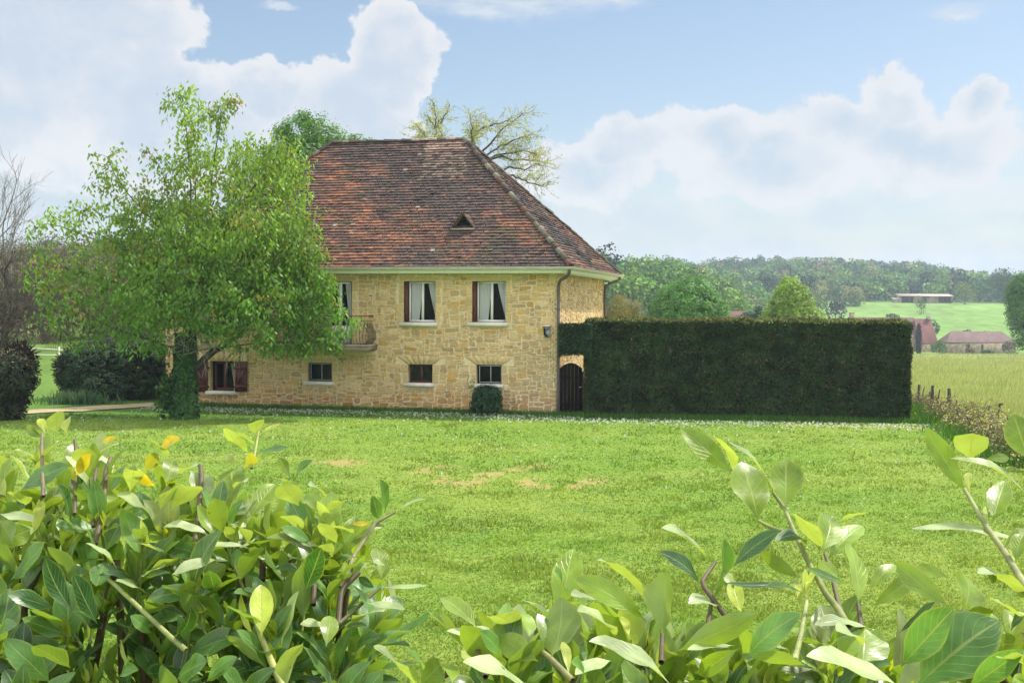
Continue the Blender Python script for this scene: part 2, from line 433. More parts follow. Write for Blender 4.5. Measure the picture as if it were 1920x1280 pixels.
def ground():
    m, t, out = base_mat('field_and_meadow')
    a = t.new('ShaderNodeAttribute', attribute_name='Col'); tc = t.new('ShaderNodeTexCoord'); v = tc.outputs['Object']
    mp = t.new('ShaderNodeMapping'); mp.inputs['Scale'].default_value = (1, 0.35, 1); t.l.new(v, mp.inputs[0])
    n = t.noise(mp.outputs[0], 0.22, 7, 0.7); k = t.smooth(n, 0.2, 0.8, 0.62, 1.36)
    c = t.mix(1.0, a.outputs['Color'], t.comb(k, k, k), 'MULTIPLY')
    n2 = t.noise(mp.outputs[0], 2.5, 6, 0.75); c = t.mix(t.smooth(n2, .5, .8, 0, .45), c, (.24, .25, .085))
    p = t.new('ShaderNodeBsdfPrincipled'); t.put(p.inputs['Base Color'], c); p.inputs['Roughness'].default_value = .95; p.inputs['Specular IOR Level'].default_value = .1
    b = t.new('ShaderNodeBump'); b.inputs['Strength'].default_value = .8; b.inputs['Distance'].default_value = .15
    t.put(b.inputs['Height'], t.noise(v, 6.0, 6, .7)); t.l.new(b.outputs[0], p.inputs['Normal']); t.l.new(p.outputs[0], out.inputs[0])
    front = np.linspace(-.55, .55, 260); rest = np.linspace(.55, 2 * math.pi - .55, 90)[1:]
    A = np.concatenate([front, rest]); Rr = np.concatenate([[.0], np.geomspace(1.0, 1600, 190)])
    AA, RR = np.meshgrid(A, Rr, indexing='ij'); X = RR * np.sin(AA); Y = RR * np.cos(AA); Z = gz(X, Y)
    lawnish = (Y < 60) & (X < fence_x(np.clip(Y, 0, 60)) + 1) & (np.abs(X) < 60)
    Z = np.where(lawnish, Z - .12, Z)
    V = np.stack([X, Y, Z], -1); Fc = grid_faces(*X.shape)
    Fc = Fc[:, ::-1]
    ctr = V.reshape(-1, 3)[Fc].mean(1); d = np.hypot(ctr[:, 0], ctr[:, 1]); bpx = PX + F * ctr[:, 0] / np.maximum(ctr[:, 1], 1)
    field = np.array([.27, .30, .11]); meadow = np.array([.16, .28, .065]); wood = np.array([.05, .075, .025]); grass = np.array([.11, .20, .035])
    C = np.tile(field, (len(d), 1))
    w = sstep(d, 300, 350)[:, None]; C = C * (1 - w) + meadow * w
    w = (sstep(d, 590, 640))[:, None]; C = C * (1 - w) + wood * w
    w = ((1 - sstep(bpx, 1380, 1560)) * sstep(d, 100, 280))[:, None]; C = C * (1 - w) + wood * w
    w = (1 - sstep(bpx, 700, 1100))[:, None] * sstep(-d, -140, -80)[:, None]; C = C * (1 - w) + grass * w
    q = fbm(ctr[:, 0] / 25, ctr[:, 1] / 40, seed=3)[:, None]; C = C * (.75 + .5 * q)
    o = MB().add(V.reshape(-1, 3), Fc, C).build('ground', m, None, True)
    tag(o, 'mown and unmown grassland running down to the valley and up to the hills', kind='structure')


# bare, scalped places in the lawn: (x, y, half width, half depth, turn)
def _pt(px, py, z=0.0):
    d = F * (HC - z) / (py - PY); q = at(px, py, d); return q[0], d


BARE = [(*_pt(825, 885), .8, 1.3, 0.1), (*_pt(865, 903), .8, 1.0, 0.2), (*_pt(935, 885), 2.1, .6, .85), (*_pt(1060, 912), 2.0, .5, .9), (*_pt(1000, 905), .5, .7, 0), (*_pt(640, 870), .8, .8, .2)]


def bareness(x, y):
    f = np.zeros_like(np.asarray(x, float))
    for bx, by, a, b, r in BARE:
        c, s = math.cos(r), math.sin(r); u = ((x - bx) * c + (y - by) * s) / a; v = (-(x - bx) * s + (y - by) * c) / b
        f = np.maximum(f, np.exp(-(u * u + v * v)))
    n = fbm(np.asarray(x) * 3.1, np.asarray(y) * 1.6, seed=9, o=5)
    return sstep(f * (sstep(n, .36, .66) * 1.25), .20, 1.15)


def lawn_col(x, y):
    """colour of the turf at a place: fresh mown green, yellower and darker tufts, dry thatch"""
    n = fbm(x / 2.3, y / 2.3, seed=21); n2 = fbm(x / .5, y / .5, seed=22, o=3); n3 = fbm(x / 7.0, y / 3.0, seed=23)
    a = np.array([.150, .250, .034]); bq = np.array([.196, .278, .047]); cq = np.array([.108, .205, .030])
    k = sstep(.55 * n + .45 * n3, .36, .64)[..., None]; C = a * (1 - k) + bq * k
    k = sstep(n2, .50, .72)[..., None] * .38; C = C * (1 - k) + cq * k
    edge = (sstep(y, 39.8, 41.5) * (np.abs(x) < 40))[..., None] * .75; C = C * (1 - edge) + np.array([.060, .150, .022]) * edge  # darker green along the far edge
    k = bareness(x, y)[..., None] * .72; C = C * (1 - k) + np.array([.36, .27, .115]) * k
    return C


def lawn():
    m, t, out = base_mat('lawn_turf')
    a = t.new('ShaderNodeAttribute', attribute_name='Col'); tc = t.new('ShaderNodeTexCoord'); v = tc.outputs['Object']
    n = t.noise(v, 9.0, 7, .75); k = t.smooth(n, .25, .75, .60, 1.34)
    c = t.mix(1.0, a.outputs['Color'], t.comb(k, k, k), 'MULTIPLY')
    c = t.mix(t.smooth(t.noise(v, 26.0, 4, .7), .60, .80, 0, .5), c, (.30, .35, .09))
    p = t.new('ShaderNodeBsdfPrincipled'); t.put(p.inputs['Base Color'], c); p.inputs['Roughness'].default_value = .95; p.inputs['Specular IOR Level'].default_value = .1
    b = t.new('ShaderNodeBump'); b.inputs['Strength'].default_value = .9; b.inputs['Distance'].default_value = .05
    t.put(b.inputs['Height'], n); t.l.new(b.outputs[0], p.inputs['Normal']); t.l.new(p.outputs[0], out.inputs[0])
    y = np.concatenate([np.arange(-6, 12, .5), np.arange(12, 50.01, .14)]); s = np.linspace(0, 1, 300)
    YY, SS = np.meshgrid(y, s, indexing='ij'); X0 = -32.0; X1 = fence_x(YY); X = X0 + (X1 - X0) * SS
    Z = gz(X, YY) + .05 * (fbm(X / 3, YY / 3, seed=31) - .5) + .012
    V = np.stack([X, YY, Z], -1).reshape(-1, 3); Fc = grid_faces(*X.shape)
    ctr = V[Fc].mean(1); C = lawn_col(ctr[:, 0], ctr[:, 1])
    o = MB().add(V, Fc, C).build('lawn', m, None, True)
    tag(o, 'mown lawn with dry scalped patches in front of the stone house', kind='structure')


def lawn_z(x, y):
    return gz(x, y) + .05 * (fbm(np.asarray(x) / 3, np.asarray(y) / 3, seed=31) - .5) + .012


def grass():
    r = np.random.default_rng(3); n = 260000
    # spread so that the picture is evenly covered: near blades dense, far ones sparser and coarser
    py = r.uniform(775, 1330, n); px = r.uniform(-200, 2150, n); d = F * HC / (py - PY); x = (px - PX) * d / F; y = d
    ok = (x < fence_x(y) - .1) & (y < 43.0) & (r.random(n) > bareness(x, y) * .9)
    x, y = x[ok], y[ok]; n = len(x); P = np.stack([x, y, lawn_z(x, y)], -1)
    tuft = fbm(x / .6, y / .6, seed=41)
    hgt = (.018 + .045 * sstep(tuft, .45, .75)) * r.uniform(.6, 1.5, n) * np.interp(y, [10, 42], [1.0, 1.5])
    w = np.interp(y, [10, 42], [.007, .026]) * r.uniform(.7, 1.3, n)
    a = r.uniform(0, 2 * np.pi, n); S = np.stack([np.cos(a), np.sin(a), 0 * a], -1)
    a2 = r.uniform(0, 2 * np.pi, n); lean = r.uniform(.3, 1.3, n); T = np.stack([np.cos(a2) * lean, np.sin(a2) * lean, np.ones(n)], -1)
    T = unit(T)
    V = np.stack([P - S * w[:, None], P + S * w[:, None], P + T * hgt[:, None]], 1).reshape(-1, 3)
    C = lawn_col(x, y) * r.uniform(.75, 1.45, (n, 1)) * np.stack([r.uniform(.9, 1.2, n), np.ones(n), r.uniform(.8, 1.2, n)], -1)
    o = MB().add(V, np.arange(n * 3).reshape(-1, 3), C).build('grass', M['grass'])
    tag(o, 'short blades of grass all over the mown lawn', kind='stuff')
    # rough grass left by the strimmer along the foot of the hedge, wall and fence
    mb = MB(); n = 26000
    u = r.random(n); k = r.random(n)
    x = np.where(k < .42, r.uniform(-13, 2.6, n), np.where(k < .72, r.uniform(2.2, 14.2, n), 0)); y = np.where(k < .42, np.interp(x, [-13, 1.5], [46.2, 42.45]), 41.9 - (x - 2.4) * .1)
    y = y - np.abs(r.normal(0, .28, n)) - .02
    f = k >= .72; y = np.where(f, r.uniform(29, 49, n), y); x = np.where(f, fence_x(y) - .1 - np.abs(r.normal(0, .45, n)), x)
    P = np.stack([x, y, lawn_z(x, y)], -1); hgt = r.uniform(.08, .30, n) * np.where(f, 1.3, .8)
    a = r.uniform(0, 2 * np.pi, n); S = np.stack([np.cos(a), np.sin(a), 0 * a], -1); T = unit(np.stack([r.normal(0, .35, n), r.normal(0, .35, n), np.ones(n)], -1))
    C = np.array([.075, .185, .028]) * r.uniform(.6, 1.5, (n, 1)); w = r.uniform(.012, .026, n)
    V = np.stack([P - S * w[:, None], P + S * w[:, None], P + T * hgt[:, None]], 1).reshape(-1, 3)
    o = MB().add(V, np.arange(n * 3).reshape(-1, 3), C).build('rough_grass', M['grass'])
    tag(o, 'uncut dark grass along the foot of the wall, hedge and fence', kind='stuff')
    # the tall pale grass of the field beyond the fence
    n = 130000
    py = r.uniform(657, 830, n); px = r.uniform(1330, 2500, n)
    d = np.exp(r.uniform(np.log(34), np.log(300), n)); x = (px - PX) * d / F; y = d; ok = x > fence_x(np.clip(y, 0, 60)) + .25
    x, y = x[ok], y[ok]; n = len(x); P = np.stack([x, y, gz(x, y)], -1)
    hgt = r.uniform(.25, .6, n) * .8; a = r.uniform(0, 2 * np.pi, n); S = np.stack([np.cos(a), np.sin(a), 0 * a], -1)
    T = unit(np.stack([r.normal(.15, .3, n), r.normal(0, .3, n), np.ones(n)], -1)); w = np.interp(y, [34, 300], [.012, .07])
    q = fbm(x / 9, y / 22, seed=51)[:, None]
    C = (np.array([.27, .355, .115]) * (1 - q) + np.array([.37, .395, .175]) * q) * r.uniform(.7, 1.3, (n, 1))
    V = np.stack([P - S * w[:, None], P + S * w[:, None], P + T * hgt[:, None]], 1).reshape(-1, 3)
    o = MB().add(V, np.arange(n * 3).reshape(-1, 3), C).build('field_grass', M['grass'])
    tag(o, 'tall pale seeding grass of the hay field beyond the fence', kind='stuff')
    # daisies: thick along the far edge, thin elsewhere
    n = 5600; k = r.random(n)
    x = np.where(k < .55, r.uniform(-13, 13.5, n), r.uniform(-16, 14, n)); line = np.interp(x, [-13, 1.5, 2.4, 14], [45.4, 41.7, 41.0, 39.3])
    y = np.where(k < .55, line - np.abs(r.normal(0, 1.1, n)) + .2, 12 + 29 * r.random(n) ** .75)
    keep = (x < fence_x(y) - .5) & ((k < .55) | (fbm(x / 1.6, y / 1.6, seed=61) > .47)); x, y = x[keep], y[keep]; n = len(x)
    rad = np.interp(y, [12, 42], [.009, .026]) * r.uniform(.6, 1.3, n); P = np.stack([x, y, lawn_z(x, y) + r.uniform(.02, .07, n)], -1)
    a = np.arange(6) / 6 * 2 * np.pi; ring = np.stack([np.cos(a), np.sin(a), 0 * a], -1)
    tilt = r.normal(0, .35, (n, 2)); V = P[:, None] + ring[None] * rad[:, None, None]
    V[:, :, 2] += ring[None, :, 0] * rad[:, None] * tilt[:, :1] - np.abs(ring[None, :, 1]) * 0 + (ring[None, :, 1]) * rad[:, None] * (tilt[:, 1:] - .55)
    o = MB().add(V.reshape(-1, 3), np.arange(n * 6).reshape(-1, 6), np.array([.78, .80, .74]) * r.uniform(.75, 1.05, (n, 1))).build('daisies', M['petal'])
    tag(o, 'small white daisies strewn over the lawn, thickest near the house', kind='stuff')


def path():
    m = surf('dirt_path', (.40, .32, .20), .95, .1, .25, 1.5, .5, 12.0, 0, (.16, .22, .06), .9, .5, .7)
    mb = MB(); n = 40; s = np.linspace(0, 1, n)
    c = np.array([_pt(40 + 300 * q, 778 - 17 * q) for q in s]); x = c[:, 0]; yy = c[:, 1]
    half = np.interp(s, [0, .4, 1], [.9, 1.3, .9]) * (1 + .25 * (vnoise(s * 9, s * 0, seed=4) - .5))
    V = np.concatenate([np.stack([x, yy - half, lawn_z(x, yy - half) + .035], -1), np.stack([x, yy + half, lawn_z(x, yy + half) + .035], -1)])
    i = np.arange(n - 1); o = mb.add(V, np.stack([i, i + 1, i + n + 1, i + n], -1)).build('path', m)
    tag(o, 'worn pale dirt path at the left of the house', kind='structure')


ground(); lawn(); path(); grass()

# ------------------------------------------------------------------ the stone house
LW, DP, OV, WALL_T, EAVE, RISE = 14.63, 9.21, .605, 4.84, 5.0, 5.05
YAW = -0.244
FR = np.array([1.524, 42.70]); UX = np.array([math.cos(YAW), math.sin(YAW)]); VX = np.array([-math.sin(YAW), math.cos(YAW)])
ORG = FR - LW * UX


def wuz(px, py, y=0.0):
    """photo pixel -> (u, z) on the plane of the front wall (y metres behind it)"""
    q = at(px, py, 1.0); dx, dy = q[0], q[1]; o = ORG + VX * y
    # t*(dx,dy) = o + u*UX
    A = np.array([[dx, -UX[0]], [dy, -UX[1]]]); t_, u = np.linalg.solve(A, o)
    return u, HC + (q[2] - HC) * t_


def rect(x0, y0, x1, y1):
    a = wuz(x0, y1); b = wuz(x1, y0)
    return a[0], b[0], a[1], b[1]


def lin(h):      # '#rrggbb' seen colour -> linear
    return tuple(((int(h[i:i + 2], 16) / 255) ** 2.2) for i in (1, 3, 5))


PAL = np.array([[.56, .43, .225], [.53, .395, .190], [.59, .465, .265], [.49, .38, .215], [.53, .345, .120], [.44, .345, .205], [.56, .435, .235], [.56, .375, .145]]) * np.array([1.03, .965, .88])
MORTAR = np.array([.70, .575, .365])


def stones(L, H, holes, seed, extra=(), cw=.088, ch=.075, tone=1.0):
    """random rubble: courses of uneven stones packed round the openings; returns faces on the plane y=0, standing out to -y"""
    r = np.random.default_rng(seed); nx, ny = int(L / cw), int(H / ch); cw, ch = L / nx, H / ny
    occ = np.zeros((ny, nx), bool); mb = MB()
    xs = (np.arange(nx) + .5) * cw; zs = (np.arange(ny) + .5) * ch
    for (a, b, c, d) in holes: occ |= ((xs > a - cw * .3) & (xs < b + cw * .3))[None] & ((zs > c - ch * .3) & (zs < d + ch * .3))[:, None]
    def put(u0, u1, z0, z1, col, warp=True, jit=.012, dep=None):
        mw = .011 + .006 * r.random(); u0 += mw; u1 -= mw; z0 += mw; z1 -= mw
        if u1 - u0 < .03 or z1 - z0 < .025: return
        c = min(u1 - u0, z1 - z0) * r.uniform(.12, .34, 4) if warp else np.full(4, .012)
        base = np.array([(u0 + c[0], z0), (u1 - c[1], z0), (u1, z0 + c[1]), (u1, z1 - c[2]), (u1 - c[2], z1), (u0 + c[3], z1), (u0, z1 - c[3]), (u0, z0 + c[0])])
        if warp:
            base += r.normal(0, jit, (8, 2))
            base[:, 1] += .055 * (vnoise(base[:, 0] * 1.3, base[:, 1] * 1.1, seed=seed + 1) - .5)
            base[:, 0] += .05 * (vnoise(base[:, 0] * 1.1, base[:, 1] * 2.3, seed=seed + 2) - .5)
        m = base.mean(0); dep = (.010 + .022 * r.random()) if dep is None else dep
        top = m + (base - m) * .90; q = r.normal(0, .004, 8) if warp else 0
        V = np.concatenate([np.stack([base[:, 0], np.full(8, .004), base[:, 1]], -1), np.stack([top[:, 0], -dep + q + np.zeros(8), top[:, 1]], -1)])
        i = np.arange(8); j = (i + 1) % 8
        mb.add(V, np.stack([i, j, j + 8, i + 8], -1), col)
        mb.add(V[8:], np.arange(8)[None], col)
    for j in range(ny):
        i = 0
        while i < nx:
            if occ[j, i]: i += 1; continue
            w = int(r.choice([2, 3, 4, 5, 6], p=[.20, .30, .26, .16, .08])); h = int(r.choice([1, 2, 3], p=[.40, .48, .12]))
            if h == 3: w = min(w, 4)
            w0 = 1
            while w0 < w and i + w0 < nx and not occ[j, i + w0]: w0 += 1
            h0 = 1
            while h0 < h and j + h0 < ny and not occ[j + h0, i:i + w0].any(): h0 += 1
            if w0 == 1: h0 = 1 + (j + 1 < ny and not occ[j + 1, i])
            occ[j:j + h0, i:i + w0] = True
            z = j * ch; p = r.random(); col = PAL[r.choice(8, p=[.21, .13, .16, .16, .07, .10, .12, .05])] * r.uniform(.80, 1.13)
            low = (1 - sstep(z + .3 * (vnoise(np.array(i * cw * 1.3), np.array(3.0)) - .5), .20, .85)); col = col * (1 - .14 * low) * np.array([1, 1 - .15 * low, 1 - .30 * low])
            grey = sstep(i * cw, L - 2.6, L - .6) * (1 - sstep(z, 1.8, 2.9)) * .4; col = col * (1 - grey) + np.array([.34, .29, .20]) * grey
            put(i * cw, (i + w0) * cw, z, z + h0 * ch, col * tone)
            i += w0
    for e in extra:
        mb.add(*e) if isinstance(e[0], np.ndarray) else put(*e, warp=False)
    return mb


def dress(u0, u1, z0, z1, r, arch=0, jw=.20, lint=.26):
    """dressed blocks down both jambs and over the head of an opening"""
    out = []; col = lambda: np.array([.585, .435, .215]) * r.uniform(.88, 1.10)
    for s in (0, 1):
        z = z0 - .02
        while z < z1 - .02:
            h = min(r.uniform(.26, .40), z1 - z)
            if z1 - z - h < .1: h = z1 - z
            w = jw * r.uniform(.75, 1.35); out.append((u0 - w, u0 + .006, z, z + h, col()) if s == 0 else (u1 - .006, u1 + w, z, z + h, col())); z += h
    if arch:
        n = 7; a, b = u0 - .42, u1 + .42
        e = np.linspace(a, b, n + 1); t0 = np.linspace(u0 - .06, u1 + .06, n + 1)
        for i in range(n):
            g = .010; hgt = lint + .05 * math.sin(math.pi * (i + .5) / n)
            q = np.array([(t0[i] + g, z1 + .012), (t0[i + 1] - g, z1 + .012), (e[i + 1] - g, z1 + hgt), (e[i] + g, z1 + hgt)])
            m = q.mean(0); tq = m + (q - m) * .95; c = col()
            V = np.concatenate([np.stack([q[:, 0], np.full(4, .004), q[:, 1]], -1), np.stack([tq[:, 0], np.full(4, -.016), tq[:, 1]], -1)])
            k = np.arange(4); kk = (k + 1) % 4
            out.append((V, np.concatenate([np.stack([k, kk, kk + 4, k + 4], -1), np.array([[4, 5, 6, 7]])]), c))
    else:
        out.append((u0 - jw * .9, u1 + jw * .9, z1 + .0, z1 + lint * .62, col()))
    return out


def wall_sheet(L, H, holes, depth=.22):
    """mortar face with openings and their reveals"""
    us = sorted({0.0, L, *[h[0] for h in holes], *[h[1] for h in holes]}); zs = sorted({-.3, H, *[h[2] for h in holes], *[h[3] for h in holes]}); mb = MB()
    for a, b in zip(us[:-1], us[1:]):
        for c, d in zip(zs[:-1], zs[1:]):
            mu, mz = (a + b) / 2, (c + d) / 2
            if any(h[0] < mu < h[1] and h[2] < mz < h[3] for h in holes): continue
            mb.add([(a, 0, c), (b, 0, c), (b, 0, d), (a, 0, d)], [(0, 1, 2, 3)], MORTAR)
    for (a, b, c, d) in holes:
        V = [(a, 0, c), (b, 0, c), (b, 0, d), (a, 0, d), (a, depth, c), (b, depth, c), (b, depth, d), (a, depth, d)]
        mb.add(V, [(0, 4, 5, 1), (1, 5, 6, 2), (2, 6, 7, 3), (3, 7, 4, 0)], np.array([.50, .41, .25]))
    return mb


def merge(dst, src, Mx=None):
    off = dst.n
    for V in src.V:
        V = np.asarray(V); dst.V.append(V if Mx is None else V @ Mx[0].T + Mx[1])
    dst.UV += src.UV; dst.F += [f + off for f in src.F]; dst.C += src.C; dst.n += src.n


def house():
    r = np.random.default_rng(8)
    H = thing('stone_house', 'two storey honey coloured stone house with a steep hipped brown tile roof beside the lawn', 'house', (ORG[0], ORG[1], 0), YAW, local=True)
    up1 = rect(757, 527, 817, 604); up2 = rect(885, 527, 949, 604); door = rect(612, 527, 660, 650)
    b1 = rect(577, 680, 623, 714); b2 = rect(765, 683, 811, 717); b3 = rect(893, 684, 941, 719); big = rect(394, 677, 439, 732)
    up0 = rect(440, 527, 500, 604)      # hidden behind the tree
    holes = [up1, up2, door, b1, b2, b3, big, up0]
    # ---- walls
    ex = []; bands = []
    for h, arch in ((up1, 0), (up2, 0), (door, 0), (up0, 0), (b1, 0), (b2, 1), (b3, 1), (big, 1)):
        ex += dress(*h, r, arch)
        bands.append((h[0] - .20, h[1] + .20, h[2] - .02, h[3] + (.28 if arch else .17)))
        if arch: bands.append((h[0] - .40, h[1] + .40, h[3] + .02, h[3] + .28))
        if h is not door: bands.append((h[0] - .14, h[1] + .14, h[2] - .14, h[2]))
    slab = rect(520, 646, 708, 661); bands.append((slab[0], slab[1], slab[2], slab[3]))
    bands.append((0, LW, WALL_T - .09, WALL_T + .1)); ex += [(a, a + .58, WALL_T - .10, WALL_T - .01, np.array([.52, .40, .21]) * r.uniform(.9, 1.08)) for a in np.arange(.02, LW - .6, .6)]
    w = MB(); merge(w, wall_sheet(LW, WALL_T, holes)); merge(w, stones(LW, WALL_T, bands, 5, ex))
    # right hand wall: u runs backwards from the front corner
    Rr = (np.array([[0, -1.0, 0], [1, 0, 0], [0, 0, 1]]), np.array([LW, 0, 0]))
    merge(w, wall_sheet(DP, WALL_T, []), Rr); merge(w, stones(DP, WALL_T, [], 6, tone=1.06), Rr)
    Rl = (np.array([[0, 1.0, 0], [-1, 0, 0], [0, 0, 1]]), np.array([0, DP, 0]))
    merge(w, wall_sheet(DP, WALL_T, []), Rl); merge(w, stones(DP, WALL_T, [], 7), Rl)
    Rb = (np.array([[-1.0, 0, 0], [0, -1, 0], [0, 0, 1]]), np.array([LW, DP, 0])); merge(w, wall_sheet(LW, WALL_T, []), Rb)
    w.build('wall', M['stone'], H)
    # black sheets behind the panes, standing in for unlit rooms
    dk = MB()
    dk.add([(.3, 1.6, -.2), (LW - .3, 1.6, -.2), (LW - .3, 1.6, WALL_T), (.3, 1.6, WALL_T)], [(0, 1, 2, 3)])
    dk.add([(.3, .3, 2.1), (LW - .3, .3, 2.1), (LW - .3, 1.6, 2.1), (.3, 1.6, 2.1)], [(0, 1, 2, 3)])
    dk.build('dark_backing', M['dark'], H)
    # ---- windows
    def frame(u0, u1, z0, z1, y, bar, th=.05, mid=True, sub=0.0, depth=.05):
        mb = MB(); b = bar
        mb.box((u0, y, z0), (u0 + b, y + depth, z1)); mb.box((u1 - b, y, z0), (u1, y + depth, z1))
        mb.box((u0 + b, y, z0), (u1 - b, y + depth, z0 + b * 1.3)); mb.box((u0 + b, y, z1 - b), (u1 - b, y + depth, z1))
        c = (u0 + u1) / 2
        if mid: mb.box((c - b * .75, y - .012, z0 + b * 1.3), (c + b * .75, y + depth - .004, z1 - b))
        return mb
    def pane(u0, u1, z0, z1, y): return MB().add([(u0, y, z0), (u1, y, z0), (u1, y, z1), (u0, y, z1)], [(0, 1, 2, 3)])
    def curtain(top, bot, z0, z1, y, k):
        """gathered net: top edge (u,u), bottom edge (u,u)"""
        n, m = 36, 10; s = np.linspace(0, 1, n); V = []
        for t in np.linspace(0, 1, m):
            e = t ** 1.15
            a = top[0] + (bot[0] - top[0]) * e; b = top[1] + (bot[1] - top[1]) * e
            V.append(np.stack([a + (b - a) * s, y + .022 * np.sin(s * k + .8 * np.sin(t * 2)), np.full(n, z1 + (z0 - z1) * t)], -1))
        return MB().add(np.array(V).reshape(-1, 3), grid_faces(m, n))
    def sill(a, b, z1, name='sill', out=.14):
        mb = MB(); mb.add([(a, -out, z1 - .135), (b, -out, z1 - .135), (b, .05, z1 - .135), (a, .05, z1 - .135), (a + .01, -out + .01, z1 - .02), (b - .01, -out + .01, z1 - .02), (b, .1, z1 + .006), (a, .1, z1 + .006)],
                          [(0, 3, 2, 1), (4, 5, 6, 7), (0, 1, 5, 4), (1, 2, 6, 5), (2, 3, 7, 6), (3, 0, 4, 7)])
        return mb
    for q, (h, lab) in enumerate(((up1, 'upper window with parted net curtains, nearer the balcony'), (up2, 'upper window with parted net curtains, nearer the downpipe'), (up0, None))):
        u0, u1, z0, z1 = h; us = u0 + .145
        f = frame(us, u1 - .012, z0 + .012, z1 - .02, .15, .055).build('window', M['white'], H)
        if lab: f['label'] = lab
        pane(us + .03, u1 - .03, z0 + .03, z1 - .03, .172).build('pane', M['glass'], f)
        c = (us + u1) / 2; a0, a1 = us + .05, u1 - .05
        curtain((a0, c - .04), (a0, a0 + .30 + .02 * q), z0 + .08, z1 - .06, .235, 46).build('curtain', M['curtain'], f)
        curtain((c + .17, a1), (a1 - .03, a1 + .02), z0 + .16, z1 - .06, .235, 30).build('curtain', M['curtain'], f)
        sill(u0 - .14, u1 + .09, z0 + .004).build('sill', M['sill'], f)
        mb = MB(); mb.box((u0 + .006, .012, z0 + .02), (u0 + .128, .205, z1 - .012))
        for zz in (.22, .5, .8): mb.box((u0 + .002, .004, z0 + (z1 - z0) * zz - .03), (u0 + .134, .012, z0 + (z1 - z0) * zz + .03))
        mb.build('shutter', M['brown'], H)
        MB().box((u1 - .010, .01, z0 + .02), (u1 - .002, .19, z1 - .012)).build('shutter', M['brown'], H)
    u0, u1, z0, z1 = door
    f = frame(u0 + .01, u1 - .035, z0 + .01, z1 - .02, .15, .075).build('french_door', M['white'], H)
    f['label'] = 'white glazed double door opening on the balcony'
    pane(u0 + .04, u1 - .06, z0 + .75, z1 - .03, .172).build('pane', M['glass'], f)
    c = (u0 + u1) / 2
    mb = MB(); mb.box((u0 + .07, .16, z0 + .08), (u1 - .1, .19, z0 + .75)); mb.build('panel', M['white'], f)
    curtain((u0 + .09, u0 + .11), (u0 + .08, u0 + .12), z0 + .8, z1 - .08, .235, 12).build('curtain', M['curtain'], f)
    curtain((c + .15, u1 - .08), (u1 - .18, u1 - .08), z0 + .8, z1 - .08, .235, 26).build('curtain', M['curtain'], f)
    MB().box((u1 - .030, .01, z0 + .02), (u1 - .004, .2, z1 - .012)).build('shutter', M['brown'], H)
    for h, fm, bars, lab in ((b1, 'black', 1, 'barred cellar window under the balcony'), (b2, 'brown', 0, 'brown framed cellar window without bars'), (b3, 'black', 1, 'barred cellar window above the round shrub')):
        u0, u1, z0, z1 = h
        f = frame(u0 + .012, u1 - .012, z0 + .01, z1 - .012, .15, .05).build('cellar_window', M[fm], H); f['label'] = lab
        pane(u0 + .04, u1 - .04, z0 + .04, z1 - .04, .172).build('pane', M['glass'], f)
        if bars:
            mb = MB(); a, b = u0 + .085, u1 - .02; c = (a + b) / 2; g = .013
            for q in (a, c, b - 2 * g): mb.box((q, .06, z0 + .05), (q + 2 * g, .085, z1 - .04))
            mb.box((a, .062, z0 + .05 - g), (b, .083, z0 + .05 + g)); mb.box((a, .062, z1 - .04 - g), (b, .083, z1 - .04 + g))
            mb.build('bars', M['grey'], f)
        else:
            mb = MB(); c = (u0 + u1) / 2
            for a, b in ((u0 + .05, c - .05), (c + .05, u1 - .05)): mb.box((a, .18, z0 + .06), (b, .186, z1 - .06))
            mb.build('dark_sheet', M['dark'], f)  # near black sheets close behind both panes
        sill(u0 - .12, u1 + .07, z0 + .004).build('sill', M['sill'], f)
    u0, u1, z0, z1 = big; us = u0 + .11
    f = frame(us, u1 - .012, z0 + .01, z1 - .02, .15, .075).build('window', M['brown'], H); f['label'] = 'brown framed ground floor window between two plank shutters'
    pane(us + .04, u1 - .04, z0 + .04, z1 - .04, .172).build('pane', M['glass'], f)
    curtain((u1 - .24, u1 - .06), (u1 - .10, u1 - .05), z0 + .09, z1 - .08, .235, 12).build('curtain', M['curtain'], f)
    sill(u0 - .13, u1 + .09, z0 + .004).build('sill', M['sill'], f)
    for s, bx in ((0, rect(367, 677, 391, 734)), (1, rect(441, 677, 465, 734))):
        a, b, c, d = bx; mb = MB(); n = 4
        for i in range(n): mb.box((a + (b - a) * i / n + .004, -.060, c), (a + (b - a) * (i + 1) / n - .004, -.030, d))
        for zz in (.17, .78): mb.box((a + .015, -.092, c + (d - c) * zz - .045), (b - .015, -.060, c + (d - c) * zz + .045))
        p0, p1 = ((b - .06, c + (d - c) * .22), (a + .08, c + (d - c) * .74)) if s == 0 else ((a + .06, c + (d - c) * .22), (b - .08, c + (d - c) * .74))
        w_ = .045; mb.add([(p0[0] - w_, -.086, p0[1]), (p0[0] + w_, -.086, p0[1]), (p1[0] + w_, -.086, p1[1]), (p1[0] - w_, -.086, p1[1]), (p0[0] - w_, -.06, p0[1]), (p0[0] + w_, -.06, p0[1]), (p1[0] + w_, -.06, p1[1]), (p1[0] - w_, -.06, p1[1])],
                          [(0, 1, 2, 3), (0, 4, 5, 1), (1, 5, 6, 2), (2, 6, 7, 3), (3, 7, 4, 0)])
        sh = mb.build('shutter', M['brown'], H); sh['label'] = ('plank shutter left of the brown window' if s == 0 else 'plank shutter right of the brown window')
        e = b if s == 0 else a
        for zz in (.17, .78): MB().box((e - .05, -.055, c + (d - c) * zz - .03), (e + .05, -.012, c + (d - c) * zz + .03)).build('hinge', M['black'], sh)
    # ---- balcony
    a, b, c, d = slab; B = MB()
